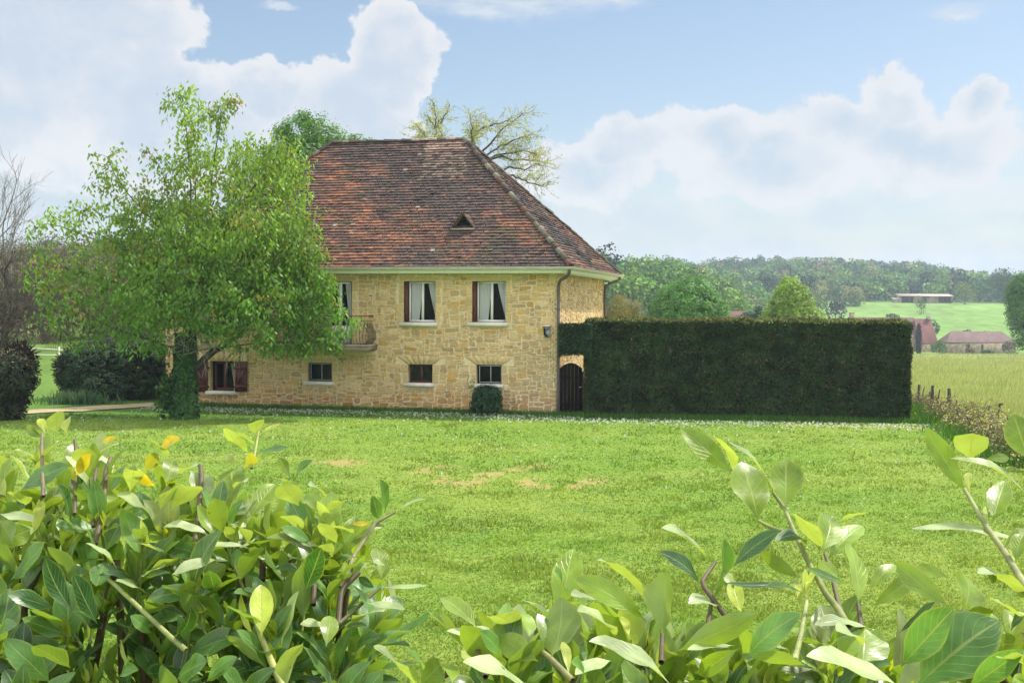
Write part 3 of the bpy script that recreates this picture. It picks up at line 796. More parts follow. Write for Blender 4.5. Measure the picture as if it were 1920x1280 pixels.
    B.box((a, -.98, d - .17), (b - .02, .02, d)); B.box((a - .03, -1.02, d - .045), (b + .02, .02, d + .012)); B.box((a + .05, -.93, d - .22), (b - .09, .01, d - .168))
    bal = B.build('balcony', M['concrete'], H)
    prof = [(.0, .03), (.035, .09), (.115, .20), (.135, .30), (.10, .44), (.03, .58), (-.02, .68), (-.02, .98)]
    R_ = MB(); zt = d + 1.0
    def bar(u, y, du, dy):
        P = [(u + du * o_, y + dy * o_, d + h_) for o_, h_ in prof]; s = np.linspace(0, len(P) - 1, 15); P = np.array(P)
        P = np.stack([np.interp(s, np.arange(len(P)), P[:, i]) for i in range(3)], -1); R_.tube(P, .0105, 5)
    for u in np.arange(a + .06, b - .02, .118): bar(u, -.84, 0, -1)
    for y in np.arange(-.84, -.02, .105): bar(b - .16, y, 1, 0); bar(a + .10, y, -1, 0)
    for zz, rr in ((d + .05, .013), (d + .83, .011), (zt, .019)): R_.tube([(a + .10, 0, zz), (a + .10, -.84, zz), (b - .16, -.84, zz), (b - .16, 0, zz)], rr, 6)
    for u in np.arange(a + .2, b - .2, .36):      # scrolls under the handrail
        th = np.linspace(0, 2 * math.pi, 13); R_.tube(np.stack([u + .07 * np.cos(th), np.full(13, -.84), d + .915 + .062 * np.sin(th)], -1), .008, 4)
    R_.build('railing', M['iron'], bal)
    # ---- roof
    RF = MB(); o = OV
    def tilecol(x, s, n):
        """fired clay in patches of orange, wine brown and soot, thinning to lichen"""
        k1 = fbm(x / 1.5 + s * .45, s / 1.9, seed=71, o=5); k2 = fbm(x / .55, s / .5 + 9, seed=72, o=3); k3 = r.random(n)
        org = np.array([.222, .102, .058]); red = np.array([.160, .082, .058]); brn = np.array([.112, .069, .055]); soot = np.array([.074, .056, .051])
        k4 = vnoise(x / .7, s / .079, seed=77); t = .66 * k1 + .20 * k2 + .12 * k3 + .20 * k4 - .09
        t = t - .10 * sstep(s, 4.6, 7.0) + .02
        C = np.where((t > .655)[:, None], org, np.where((t > .56)[:, None], red, np.where((t > .455)[:, None], brn, soot)))
        C = C * r.uniform(.82, 1.20, (n, 1)) * (.78 + .44 * k4)[:, None]
        li = r.random(n) < .006; C[li] = np.array([.30, .26, .21]) * r.uniform(.7, 1.1, (li.sum(), 1))
        ms = (fbm(x / .8, s / .8, seed=73) > .60) & (r.random(n) < .5); C[ms] = C[ms] * .5 + np.array([.085, .085, .05]) * .5
        return C
    run = DP / 2 + o; SL = math.hypot(run, RISE); step = .158; tw = .172
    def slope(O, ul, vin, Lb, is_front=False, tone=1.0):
        """O = eave start, ul = along the eave, vin = inwards"""
        up = (np.asarray(vin) * run + np.array([0, 0, RISE])) / SL; nn = np.cross(ul, up); O = np.asarray(O, float); ul = np.asarray(ul, float)
        nrow = int(SL / step) + 1
        xs_, ss_ = [], []
        for j in range(nrow):
            s0 = j * step; n = int(Lb / tw) + 2
            x = -tw + np.arange(n + 1) * tw + (tw / 2 if j % 2 else 0) + r.normal(0, .006, n + 1)
            xs_.append(np.stack([x, np.full(n + 1, s0)], -1))
        T = np.concatenate(xs_); x, s0 = T[:, 0], T[:, 1]; n = len(x)
        g = .0035; x0, x1 = x + g, x + tw - g; s1 = np.minimum(s0 + step + .055, SL - .005)
        k0 = np.clip(s0 / SL, 0, 1) * run; k1 = np.clip(s1 / SL, 0, 1) * run
        a0 = np.clip(x0, k0, Lb - k0); b0 = np.clip(x1, k0, Lb - k0); a1 = np.clip(x0, k1, Lb - k1); b1_ = np.clip(x1, k1, Lb - k1)
        ok = ((b0 - a0) > .012) & (s1 > s0 + .03)
        hb = .062 + r.normal(0, .007, n) + .03 * (fbm(x / 2.2, s0 / 2.5, seed=75) - .5); ht = .018 + .03 * (fbm(x / 2.2, s0 / 2.5, seed=75) - .5); tilt = r.normal(0, .005, n); sj = .018 * (vnoise(x / 1.1, s0 / .158, seed=78) - .5) + r.normal(0, .004, n)
        def pt(xx, ss, hh): return O + xx[:, None] * ul + ss[:, None] * up + hh[:, None] * nn
        V = np.stack([pt(a0, s0 + sj, hb - tilt), pt(b0, s0 + sj, hb + tilt), pt(b1_, s1, ht + 0 * x), pt(a1, s1, ht + 0 * x), pt(a0, s0 + sj, hb - tilt - .030), pt(b0, s0 + sj, hb + tilt - .030)], 1)[ok]
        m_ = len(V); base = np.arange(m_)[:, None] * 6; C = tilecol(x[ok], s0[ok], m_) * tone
        if is_front:      # relaid paler tiles next to the ridge
            q = (s0[ok] > SL - .62) & (x[ok] > 9.1) & (x[ok] < 10.9) & (r.random(m_) < .85); C[q] = np.array([.27, .185, .15]) * r.uniform(.8, 1.15, (q.sum(), 1))
            q = (s0[ok] > SL - 2.6) & (s0[ok] <= SL - .62) & (x[ok] > 9.2) & (x[ok] < 11.0) & (r.random(m_) < .5); C[q] = np.array([.165, .120, .095]) * r.uniform(.75, 1.2, (q.sum(), 1))
        RF.add(V.reshape(-1, 3), base + np.array([0, 1, 2, 3]), C); RF.add(V.reshape(-1, 3), base + np.array([4, 5, 1, 0]), C * .45)  # butt edges darkened: dirt plus the rows' shadow lines put into the colour
        RF.add(V.reshape(-1, 3), base + np.array([4, 0, 3, 3])[None, :3], C * .6); RF.add(V.reshape(-1, 3), base + np.array([5, 2, 1]), C * .6)
        # battens below: a dark sheet a little under the tiles
        P = np.array([O, O + ul * Lb, O + ul * (Lb - run) + up * SL, O + ul * run + up * SL]) - nn * .012
        RF.add(P, [(0, 1, 2, 3)], (.03, .025, .022))
    L2 = LW + 2 * o; D2 = DP + 2 * o
    slope((-o, -o, EAVE), (1, 0, 0), (0, 1, 0), L2, True)
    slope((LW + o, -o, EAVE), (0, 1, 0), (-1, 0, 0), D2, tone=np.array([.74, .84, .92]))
    slope((LW + o, DP + o, EAVE), (-1, 0, 0), (0, -1, 0), L2)
    slope((-o, DP + o, EAVE), (0, -1, 0), (1, 0, 0), D2)
    roof = RF.build('roof', M['tile'], H)
    # half round caps along ridge and hips
    CP = MB()
    def caps(A, B_, pale=()):
        A, B_ = np.array(A, float), np.array(B_, float); L = np.linalg.norm(B_ - A); T = (B_ - A) / L; n = int(L / .34)
        X = unit(np.cross(T, (0, 0, 1))); Y = np.cross(X, T)
        for i in range(n):
            t0 = L * i / n; t1 = L * (i + 1) / n + .05; r0 = .120 + r.normal(0, .008); r1 = r0 * .82; off = r.normal(0, .012, 2)
            th = np.linspace(-.15, math.pi + .15, 9)
            V = np.concatenate([A + T * t + X * off[0] + (np.cos(th)[:, None] * X * rr + (np.sin(th)[:, None] * rr * .8 + off[1] * .4 - .02) * Y) for t, rr in ((t0, r0), (t1, r1))] + [A + T * t0 + X * off[0] + (np.cos(th)[:, None] * X + np.sin(th)[:, None] * .8 * Y) * (r0 - .028) - .02 * Y])
            k = np.arange(8); c = np.array([.085, .072, .060]) * r.uniform(.6, 1.35)
            if r.random() < .25: c = np.array([.20, .185, .14]) * r.uniform(.7, 1.1)
            if r.random() < .10: c = np.array([.13, .07, .05])
            for a_, b_ in pale:
                if a_ < t0 < b_: c = np.array([.40, .30, .245]) * r.uniform(.9, 1.08)
            CP.add(V, np.concatenate([np.stack([k, k + 1, k + 10, k + 9], -1), np.stack([k, k + 18, k + 19, k + 1], -1)]), c)
    zr = EAVE + RISE; Rg0, Rg1 = (-o + run, DP / 2, zr + .05), (LW + o - run, DP / 2, zr + .05)
    caps(Rg0, Rg1, ((3.1, 4.25), (4.5, 5.05)))
    for cx, cy_, Rg in ((-o, -o, Rg0), (LW + o, -o, Rg1), (LW + o, DP + o, Rg1), (-o, DP + o, Rg0)): caps((cx, cy_, EAVE + .06), (Rg[0], Rg[1], zr + .06))
    CP.build('ridge_tiles', M['tile'], roof)
    # triangular vent in the front slope
    a = wuz(850, 431, 1.0); b = wuz(885, 431, 1.0)
    q = at(867, 431, 1.0); t_ = None
    # walk up the slope until the vent sits where it should
    best = min(((abs((lambda P: PY - F * (P[2] - HC) / P[1])(np.append(ORG + UX * 11.6 + VX * (-o + s / SL * run), EAVE + s / SL * RISE)) - 431), s) for s in np.linspace(.3, SL, 200)))[1]
    bu = min(((abs((lambda P: PX + F * P[0] / P[1])(np.append(ORG + UX * u + VX * (-o + best / SL * run), 0)) - 868), u) for u in np.linspace(5, 14, 600)))[1]
    y0 = -o + best / SL * run; z0 = EAVE + best / SL * RISE; hw, hh = .37, .50
    VT = MB(); zz = z0 + .03; yb = y0 + hh * run / RISE + .15; th = .045
    for s in (-1, 1):
        P = np.array([(bu + s * (hw + .03), y0 - .10, zz - .02), (bu, y0 - .10, zz + hh), (bu, yb, zz + hh), (bu + s * (hw + .03), yb, zz - .02)])
        n_ = np.array([s * hh, 0, hw]); n_ = n_ / np.linalg.norm(n_)
        V = np.concatenate([P, P + n_ * th]); VT.add(V, [(4, 5, 6, 7), (0, 1, 5, 4), (0, 4, 7, 3), (3, 2, 1, 0)], np.array([.13, .085, .06]))
        for i in range(3):
            k0, k1 = i / 3, (i + 1) / 3; e0 = P[0] + (P[1] - P[0]) * k0; e1 = P[0] + (P[1] - P[0]) * k1; g0 = P[3] + (P[2] - P[3]) * k0; g1 = P[3] + (P[2] - P[3]) * k1
            VT.add(np.array([e0 + n_ * .085, e1 + n_ * .06, g1 + n_ * .06, g0 + n_ * .085, e0 + n_ * .05 - (0, .02, 0), e1 + n_ * .05 - (0, .02, 0)]), [(0, 1, 2, 3), (4, 5, 1, 0)], np.array([.095, .06, .045]) * r.uniform(.7, 1.2))
    VT.add([(bu - hw, y0 + .12, zz - .01), (bu + hw, y0 + .12, zz - .01), (bu, y0 + .12, zz + hh)], [(0, 1, 2)], (.006, .005, .005))
    VT.box((bu - hw - .06, y0 - .16, zz - .05), (bu + hw + .06, y0 + .3, zz + .012), (.30, .26, .21))
    VT.build('roof_vent', M['tile'], roof)
    # ---- boxed eaves, gutter, downpipes
    def sweep(prof):
        """profile (outwards, z) carried round the eaves"""
        P = np.array(prof); mb = MB(); n = len(P); V = []
        for cx, cy_, sx, sy in ((0, 0, -1, -1), (LW, 0, 1, -1), (LW, DP, 1, 1), (0, DP, -1, 1)): V.append(np.stack([cx + sx * P[:, 0], cy_ + sy * P[:, 0], P[:, 1]], -1))
        V = np.concatenate(V); fc = []
        for c_ in range(4):
            for i in range(n - 1): fc.append((c_ * n + i, ((c_ + 1) % 4) * n + i, ((c_ + 1) % 4) * n + i + 1, c_ * n + i + 1))
        return mb.add(V, fc)
    sweep([(-.02, WALL_T - .03), (o - .02, WALL_T - .03), (o - .02, EAVE + .02)]).build('eaves_board', M['white'], H)
    th = np.linspace(math.pi, 2 * math.pi, 9); gx, gzz, gr = o + .062, EAVE - .005, .072
    pf = [(gx - gr, gzz + .01)] + [(gx + gr * math.cos(t), gzz + gr * 1.15 * math.sin(t)) for t in th] + [(gx + gr + .012, gzz + .012), (gx + gr - .008, gzz + .016)] + [(gx + (gr - .01) * math.cos(t), gzz + (gr - .01) * 1.1 * math.sin(t)) for t in th[::-1]]
    g = sweep(pf).build('gutter', M['gutter'], H)
    for nm, cx, cy_, y1, zb in (('a', LW + .06, -.07, -o, .0), ('b', LW + .07, DP - .12, None, 0)):
        mb = MB()
        if nm == 'a': P = [(LW + o - .04, -o - .06, EAVE - .09), (LW + o - .05, -o - .05, EAVE - .17), (LW + .45, -o + .12, EAVE - .30), (LW + .16, -.22, EAVE - .42), (LW + .08, -.10, EAVE - .56), (LW + .065, -.07, EAVE - .75), (LW + .065, -.07, -.1)]
        else: P = [(LW + o + .05, DP + .1, EAVE - .09), (LW + o + .04, DP + .08, EAVE - .17), (LW + .35, DP - .02, EAVE - .32), (LW + .10, DP - .10, EAVE - .44), (LW + .075, DP - .12, EAVE - .65), (LW + .075, DP - .12, -.1)]
        P = np.array(P); s = np.linspace(0, len(P) - 1, 31); P = np.stack([np.interp(s, np.arange(len(P)), P[:, i]) for i in range(3)], -1); P[1:-1] = (P[:-2] + 2 * P[1:-1] + P[2:]) / 4
        mb.tube(P, .052, 10)
        for zz in (.9, 2.3, 3.7): mb.tube([P[-1] + (0, 0, zz), P[-1] + (0, 0, zz + .05)], .062, 10)
        dp = mb.build('downpipe', M['pipe'], H); dp['label'] = 'brown downpipe at the front corner' if nm == 'a' else 'brown downpipe at the rear corner'
    # ---- outside lamp and the black cable box by the corner
    u, z = wuz(1025, 611); L_ = MB(); L_.box((u - .14, -.20, z - .01), (u + .14, -.005, z + .022)); L_.build('lamp_hood', M['white'], H)
    L_ = MB(); L_.box((u - .09, -.03, z - .40), (u + .13, -.028 + .03, z - .10)); L_.box((u - .08, -.10, z - .1), (u + .10, -.03, z - .01)); L_.box((u - .07, -.085, z - .32), (u - .03, -.03, z - .1), (1, 1, 1)); lamp = L_.build('wall_lamp', M['grey'], H)
    L_ = MB(); L_.tube([(u - .06, -.075, z - .08), (u - .055, -.095, z - .26), (u + .02, -.11, z - .335), (u + .05, -.10, z - .36)], .03, 7); L_.build('lamp_arm', M['black'], lamp)
    u, z = wuz(1050, 643); q = MB(); q.tube([(u + .03, -.06, z + .02), (u + .22, -.10, z - .08), (u + .42, -.12, z - .16)], .075, 9); q.build('outlet_pipe', M['black'], H)
    return H


house()

# ------------------------------------------------------------------ vegetation tools
def rand_unit(r, n):
    v = r.normal(0, 1, (n, 3)); return unit(v)


def spray(mb, P, N, r, L, W, col, cvar=.25, droop=.25, tangent=.75, hue=.08):
    """leaves at points P with outward directions N"""
    n = len(P)
    T = unit(np.cross(N, rand_unit(r, n))); D = unit(N * (1 - tangent) + T * tangent + np.array([0, 0, -droop]))
    S = unit(np.cross(D, N + .35 * rand_unit(r, n)))
    C = np.asarray(col, float)
    if C.ndim == 1: C = np.tile(C, (n, 1))
    k = r.uniform(1 - cvar, 1 + cvar, (n, 1)); h = r.uniform(-hue, hue, (n, 1))
    C = np.clip(C * k * np.concatenate([1 + h * 1.6, 1 + 0 * h, 1 - h], 1), 0, 1)
    mb.kites(P - D * (L * .4 if np.isscalar(L) else L[:, None] * .4), D, S, L * r.uniform(.7, 1.25, n), W * r.uniform(.75, 1.2, n), C)


def lobes_points(r, lobes, n, inner=.45, flat=.0):
    """points in a union of ellipsoids (cx,cy,cz,rx,ry,rz), denser near their skins; with outward directions"""
    Lb = np.asarray(lobes, float); a = (Lb[:, 3] * Lb[:, 4] * Lb[:, 5]) ** (2 / 3); i = r.choice(len(Lb), n, p=a / a.sum())
    d = rand_unit(r, n); k = 1 - (1 - inner) * np.abs(r.normal(0, .42, n)).clip(0, 1)
    P = Lb[i, :3] + d * Lb[i, 3:] * k[:, None]
    return P, unit(d / Lb[i, 3:] * Lb[i, 3:].mean(1, keepdims=True)), i


def crown(r, lobes, nclump, per, rc, L, W, col, cols=None, cvar=.28, inner=.45, droop=.2, gap=0.0, gs=1.0, up=.25):
    """foliage in clumps over the lobes"""
    mb = MB(); P, N, i = lobes_points(r, lobes, nclump, inner)
    if gap > 0:
        ok = fbm(P[:, 0] / gs, P[:, 1] / gs, P[:, 2] / gs, seed=int(r.integers(999)), o=3) > gap; P, N = P[ok], N[ok]
    n = len(P); base = np.asarray(col, float)
    CC = np.tile(base, (n, 1)) if cols is None else np.asarray(cols, float)[r.integers(0, len(cols), n)]
    CC = CC * r.uniform(1 - cvar, 1 + cvar, (n, 1))
    Q = np.repeat(P, per, 0); NN = np.repeat(N, per, 0); CQ = np.repeat(CC, per, 0)
    off = rand_unit(r, len(Q)) * (rc * r.random((len(Q), 1)) ** .5); off[:, 2] *= .75
    NN = unit(NN + off / rc * .8 + np.array([0, 0, up]))
    spray(mb, Q + off, NN, r, L, W, CQ, .22, droop)
    return mb, P


def limb(mb, r, a, b, r0, r1, k=5, col=(.10, .08, .06), wob=.08, n=6, sag=0):
    a, b = np.asarray(a, float), np.asarray(b, float); t = np.linspace(0, 1, n); L = np.linalg.norm(b - a)
    P = a + (b - a) * t[:, None]; P[1:-1] += r.normal(0, wob * L / n * 1.6, (n - 2, 3)); P[:, 2] += sag * L * np.sin(np.pi * t)
    mb.tube(P, r0 + (r1 - r0) * t, k, col, cap=False); return P


def twigs(mb, r, A, B, rad, col):
    """many thin straight twigs A->B, three sided"""
    n = len(A); T = unit(B - A); X = unit(np.cross(T, rand_unit(r, n))); Y = np.cross(T, X)
    ang = np.arange(3) / 3 * 2 * np.pi
    ring = np.cos(ang)[None, :, None] * X[:, None] + np.sin(ang)[None, :, None] * Y[:, None]
    rad = np.broadcast_to(rad, (n,))[:, None, None]
    V = np.concatenate([A[:, None] + ring * rad, B[:, None] + ring * rad * .55], 1)
    j = np.arange(3); k = (j + 1) % 3; Fc = (np.arange(n)[:, None, None] * 6 + np.stack([j, k, k + 3, j + 3], -1)[None]).reshape(-1, 4)
    C = np.asarray(col, float); C = np.tile(C, (n, 1)) if C.ndim == 1 else C
    mb.add(V.reshape(-1, 3), Fc, np.repeat(C, 3, 0))


def colonise(r, A, root, first, di=3.0, dk=.45, step=.28, iters=140, up=0.0):
    """space colonisation: returns nodes, parents"""
    N = [np.asarray(p, float) for p in first]; par = [-1] + list(range(len(N) - 1)); N = np.array(N); A = A.copy()
    D = np.linalg.norm(A[:, None] - N[None], axis=2); near = D.argmin(1); nd = D.min(1)
    for _ in range(iters):
        act = nd < di
        if not act.any(): break
        V = np.zeros_like(N); np.add.at(V, near[act], unit(A[act] - N[near[act]]))
        g = np.unique(near[act]); d = unit(V[g] + r.normal(0, .12, (len(g), 3)) + np.array([0, 0, up])); new = N[g] + d * step
        m0 = len(N); N = np.concatenate([N, new]); par += list(g)
        D = np.linalg.norm(A[:, None] - new[None], axis=2); j = D.argmin(1); dm = D.min(1); b = dm < nd
        near[b] = m0 + j[b]; nd[b] = dm[b]
        keep = nd > dk
        A, near, nd = A[keep], near[keep], nd[keep]
        if len(A) == 0 or len(N) > 18000: break
    return N, np.array(par)


def skeleton(N, par, tip=.008, expo=2.4):
    n = len(N); R = np.zeros(n); kids = np.zeros(n, int)
    for i in range(1, n): kids[par[i]] += 1
    acc = np.zeros(n)
    for i in range(n - 1, -1, -1):
        R[i] = tip if kids[i] == 0 else acc[i] ** (1 / expo)
        if par[i] >= 0: acc[par[i]] += R[i] ** expo
    return R, kids


def skin(mb, N, par, R, kmin=4, col=(.10, .08, .06)):
    big = R > .04
    for sel, k in ((big, 8), (~big, 3)):
        i = np.nonzero(sel & (par >= 0))[0]
        if not len(i): continue
        A, B = N[par[i]], N[i]; ra = np.minimum(R[par[i]], R[i] * 1.5); rb = R[i]
        T = unit(B - A); ref = np.where(np.abs(T[:, 2:3]) < .9, [[0, 0, 1.0]], [[1.0, 0, 0]]); X = unit(np.cross(T, ref)); Y = np.cross(T, X)
        ang = np.arange(k) / k * 2 * np.pi; ring = np.cos(ang)[None, :, None] * X[:, None] + np.sin(ang)[None, :, None] * Y[:, None]
        V = np.concatenate([A[:, None] - T[:, None] * (ra * .25)[:, None, None] + ring * ra[:, None, None], B[:, None] + ring * rb[:, None, None]], 1)
        j = np.arange(k); jj = (j + 1) % k; Fc = (np.arange(len(i))[:, None, None] * 2 * k + np.stack([j, jj, jj + k, j + k], -1)[None]).reshape(-1, 4)
        c = np.asarray(col) * (.8 + .4 * vnoise(A[:, 0] * 2, A[:, 1] * 2, A[:, 2] * 2))[:, None]
        mb.add(V.reshape(-1, 3), Fc, np.repeat(c, k, 0))


def px_lobe(px, py, rx, ry, d, dd=0.0, depth=None):
    """an ellipsoid that covers a patch of the photograph at distance d"""
    c = at(px, py, d + dd); k = (d + dd) / F; rx, ry = rx * k, ry * k
    return (c[0], c[1], c[2], rx, (rx + ry) / 2 if depth is None else depth, ry)


# ------------------------------------------------------------------ the cherry tree on the lawn
def cherry():
    r = np.random.default_rng(21); d = 40.8; base = at(346, 787, d); base[2] = float(lawn_z(base[0], base[1]))
    T = thing('cherry_tree', 'spreading leafy cherry tree with an ivy clad trunk in front of the stone house', 'tree', base)
    L = [(370, 240, 50, 60, 0), (322, 188, 24, 24, 0), (352, 172, 16, 22, 0), (418, 205, 30, 34, .3), (440, 190, 14, 16, .3), (478, 262, 20, 30, .3), (400, 330, 120, 80, 0), (500, 320, 80, 75, .6), (545, 320, 50, 62, .8), (545, 390, 55, 80, .8), (205, 340, 42, 66, -.3), (232, 300, 18, 30, -.3), (250, 400, 75, 60, -.2), (150, 430, 85, 62, -.4), (105, 400, 40, 42, -.4), (165, 300, 16, 34, -.3), (215, 285, 12, 22, -.3), (268, 300, 12, 40, -.2), (70, 440, 34, 34, -.4), (60, 520, 36, 40, -.2), (95, 590, 50, 40, -.2), (300, 440, 130, 80, 0), (420, 440, 140, 90, -.6),
         (540, 470, 66, 85, .4), (565, 560, 62, 70, .4), (180, 520, 120, 85, -.2), (330, 545, 170, 85, -.9), (440, 560, 120, 85, -1.2), (340, 480, 150, 110, 1.2), (590, 590, 56, 52, .2), (628, 612, 36, 30, .1), (662, 606, 14, 10, .2), (600, 645, 60, 24, -.1), (545, 655, 60, 22, -.1), (575, 500, 48, 60, .3), (600, 545, 40, 44, .2), (470, 640, 62, 28, -.8), (190, 600, 100, 52, -.6), (255, 640, 58, 30, -.9), (150, 640, 45, 20, -.4), (300, 640, 40, 26, -1.2), (400, 590, 90, 60, -1.6), (450, 500, 100, 90, 1.0), (250, 560, 100, 80, 1.3), (105, 540, 55, 70, 0)]
    lobes = [px_lobe(a, b, c, e, d, k * 1.0, depth=max(.5, (c + e) / 2 * d / F * .95)) for a, b, c, e, k in L]
    A, _, _ = lobes_points(r, lobes, 5200, .12); A = A[A[:, 2] > base[2] + 2.1]; west = sstep(A[:, 0], at(330, 500, d)[0], at(150, 500, d)[0]); A = A[r.random(len(A)) > .55 * west]
    t0 = [base, base + (.02, 0, .8), base + (.0, .05, 1.5), base + (.05, .0, 2.2), base + (.12, .05, 2.9), base + (.22, .1, 3.6), base + (.3, .1, 4.4)]
    first = np.array(t0); N, par = colonise(r, A, base, first, di=3.2, dk=.32, step=.22)
    # the big limb that leans away to the right
    R, kids = skeleton(N, par, .0065, 2.25); R[:4] = np.maximum(R[:4], [.30, .26, .23, .21]); R = np.minimum(R, .30)
    tr = MB(); skin(tr, N, par, R, col=(.085, .075, .062))
    limb(tr, r, base + (.02, 0, 1.35), at(430, 640, d - .1), .15, .085, 8, (.05, .045, .04), .05, 7, .05)
    limb(tr, r, at(430, 640, d - .1), at(520, 560, d + .1), .085, .03, 6, (.05, .045, .04), .08, 7)
    # dead grey twigs under the crown
    n = 90; A0 = np.stack([at(px, py, d - 1.0 + q) for px, py, q in zip(r.uniform(315, 420, n), r.uniform(600, 665, n), r.uniform(-.5, .6, n))]); dv = unit(r.normal(0, 1, (n, 3)) + (0, 0, .2)) * r.uniform(.25, .8, (n, 1))
    B0 = A0 + dv; twigs(tr, r, A0, B0, .011, (.30, .28, .25)); A1 = np.repeat(A0 + dv * .6, 2, 0); twigs(tr, r, A1, A1 + unit(np.repeat(dv, 2, 0) + r.normal(0, .3, (2 * n, 3))) * .35, .007, (.32, .30, .27))
    tips = np.nonzero((R < .019) & (np.arange(len(N)) > 8))[0]
    # side twigs that fill the lower and middle crown
    low = [q for q in lobes if q[2] < 7.2]; Q, _, _ = lobes_points(r, low, 3600, .45); Q = Q[(fbm(Q[:, 0] / .75, Q[:, 1] / .75, Q[:, 2] / .6, seed=97, o=3) > .53) & (Q[:, 2] > 2.3) & (np.hypot(Q[:, 0] - base[0], Q[:, 1] - base[1] + .8) > 1.1 + 2.0 * sstep(-Q[:, 2], -4.2, -2.4))]
    Q = Q[Q[:, 0] > at(250, 500, d)[0] + r.normal(0, .5, len(Q))]
    near = np.array([np.argmin(((N - q) ** 2).sum(1)) for q in Q]); far = np.linalg.norm(N[near] - Q, axis=1); ok = far < 1.5; Q, near = Q[ok], near[ok]
    twigs(tr, r, N[near], Q, .007, np.array([.10, .085, .07]))
    tr.build('trunk', M['bark'], T)
    # leaf rosettes hanging from every twig
    per = 13; tips = tips[r.random(len(tips)) > .38 * sstep(N[tips][:, 0], at(320, 500, d)[0], at(170, 500, d)[0])]; TP = np.concatenate([N[tips], Q]); P = np.repeat(TP, per, 0); n = len(P); q = r.normal(0, .15, (n, 3)); q[:, 2] -= .05; P = P + q
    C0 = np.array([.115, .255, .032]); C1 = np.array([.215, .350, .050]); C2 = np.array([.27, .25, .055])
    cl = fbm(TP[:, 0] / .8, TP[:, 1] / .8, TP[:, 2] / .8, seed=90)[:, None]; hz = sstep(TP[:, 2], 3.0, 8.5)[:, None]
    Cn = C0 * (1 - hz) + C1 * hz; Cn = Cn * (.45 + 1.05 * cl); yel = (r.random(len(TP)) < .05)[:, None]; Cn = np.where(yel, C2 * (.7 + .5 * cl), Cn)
    lf = MB(); Nn = unit(q + r.normal(0, .08, (n, 3)) + (0, 0, .10))
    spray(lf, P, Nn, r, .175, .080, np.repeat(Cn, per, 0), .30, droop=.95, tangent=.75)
    lf.build('crown', M['leaf'], T)
    # ivy round the trunk
    iv = MB(); n = 5200; z = r.random(n) ** .85 * 2.75; th = r.uniform(0, 2 * np.pi, n)
    rad = np.interp(z, [0, .5, 1.2, 2.0, 2.75], [.43, .37, .33, .30, .26]) * (.60 + .85 * fbm(np.cos(th) * 1.6 + 5, np.sin(th) * 1.6, z * 2.2, seed=95)) + .02
    sx = np.interp(z, [0, 1.5, 2.75], [0, .0, .05])
    P = base + np.stack([np.cos(th) * rad + sx, np.sin(th) * rad, z], -1); Nn = np.stack([np.cos(th), np.sin(th), .25 + 0 * z], -1)
    side = r.random(n) < .13; P[side] = at(316, 738, d) + r.normal(0, 1, (side.sum(), 3)) * (.14, .2, .30); P[:, 2] = np.maximum(P[:, 2], base[2] + .03)
    spray(iv, P, unit(Nn + r.normal(0, .35, (n, 3))), r, .14, .13, np.array([.040, .105, .024]), .55, .35, .7)
    iv.build('ivy', M['ivy'], T)


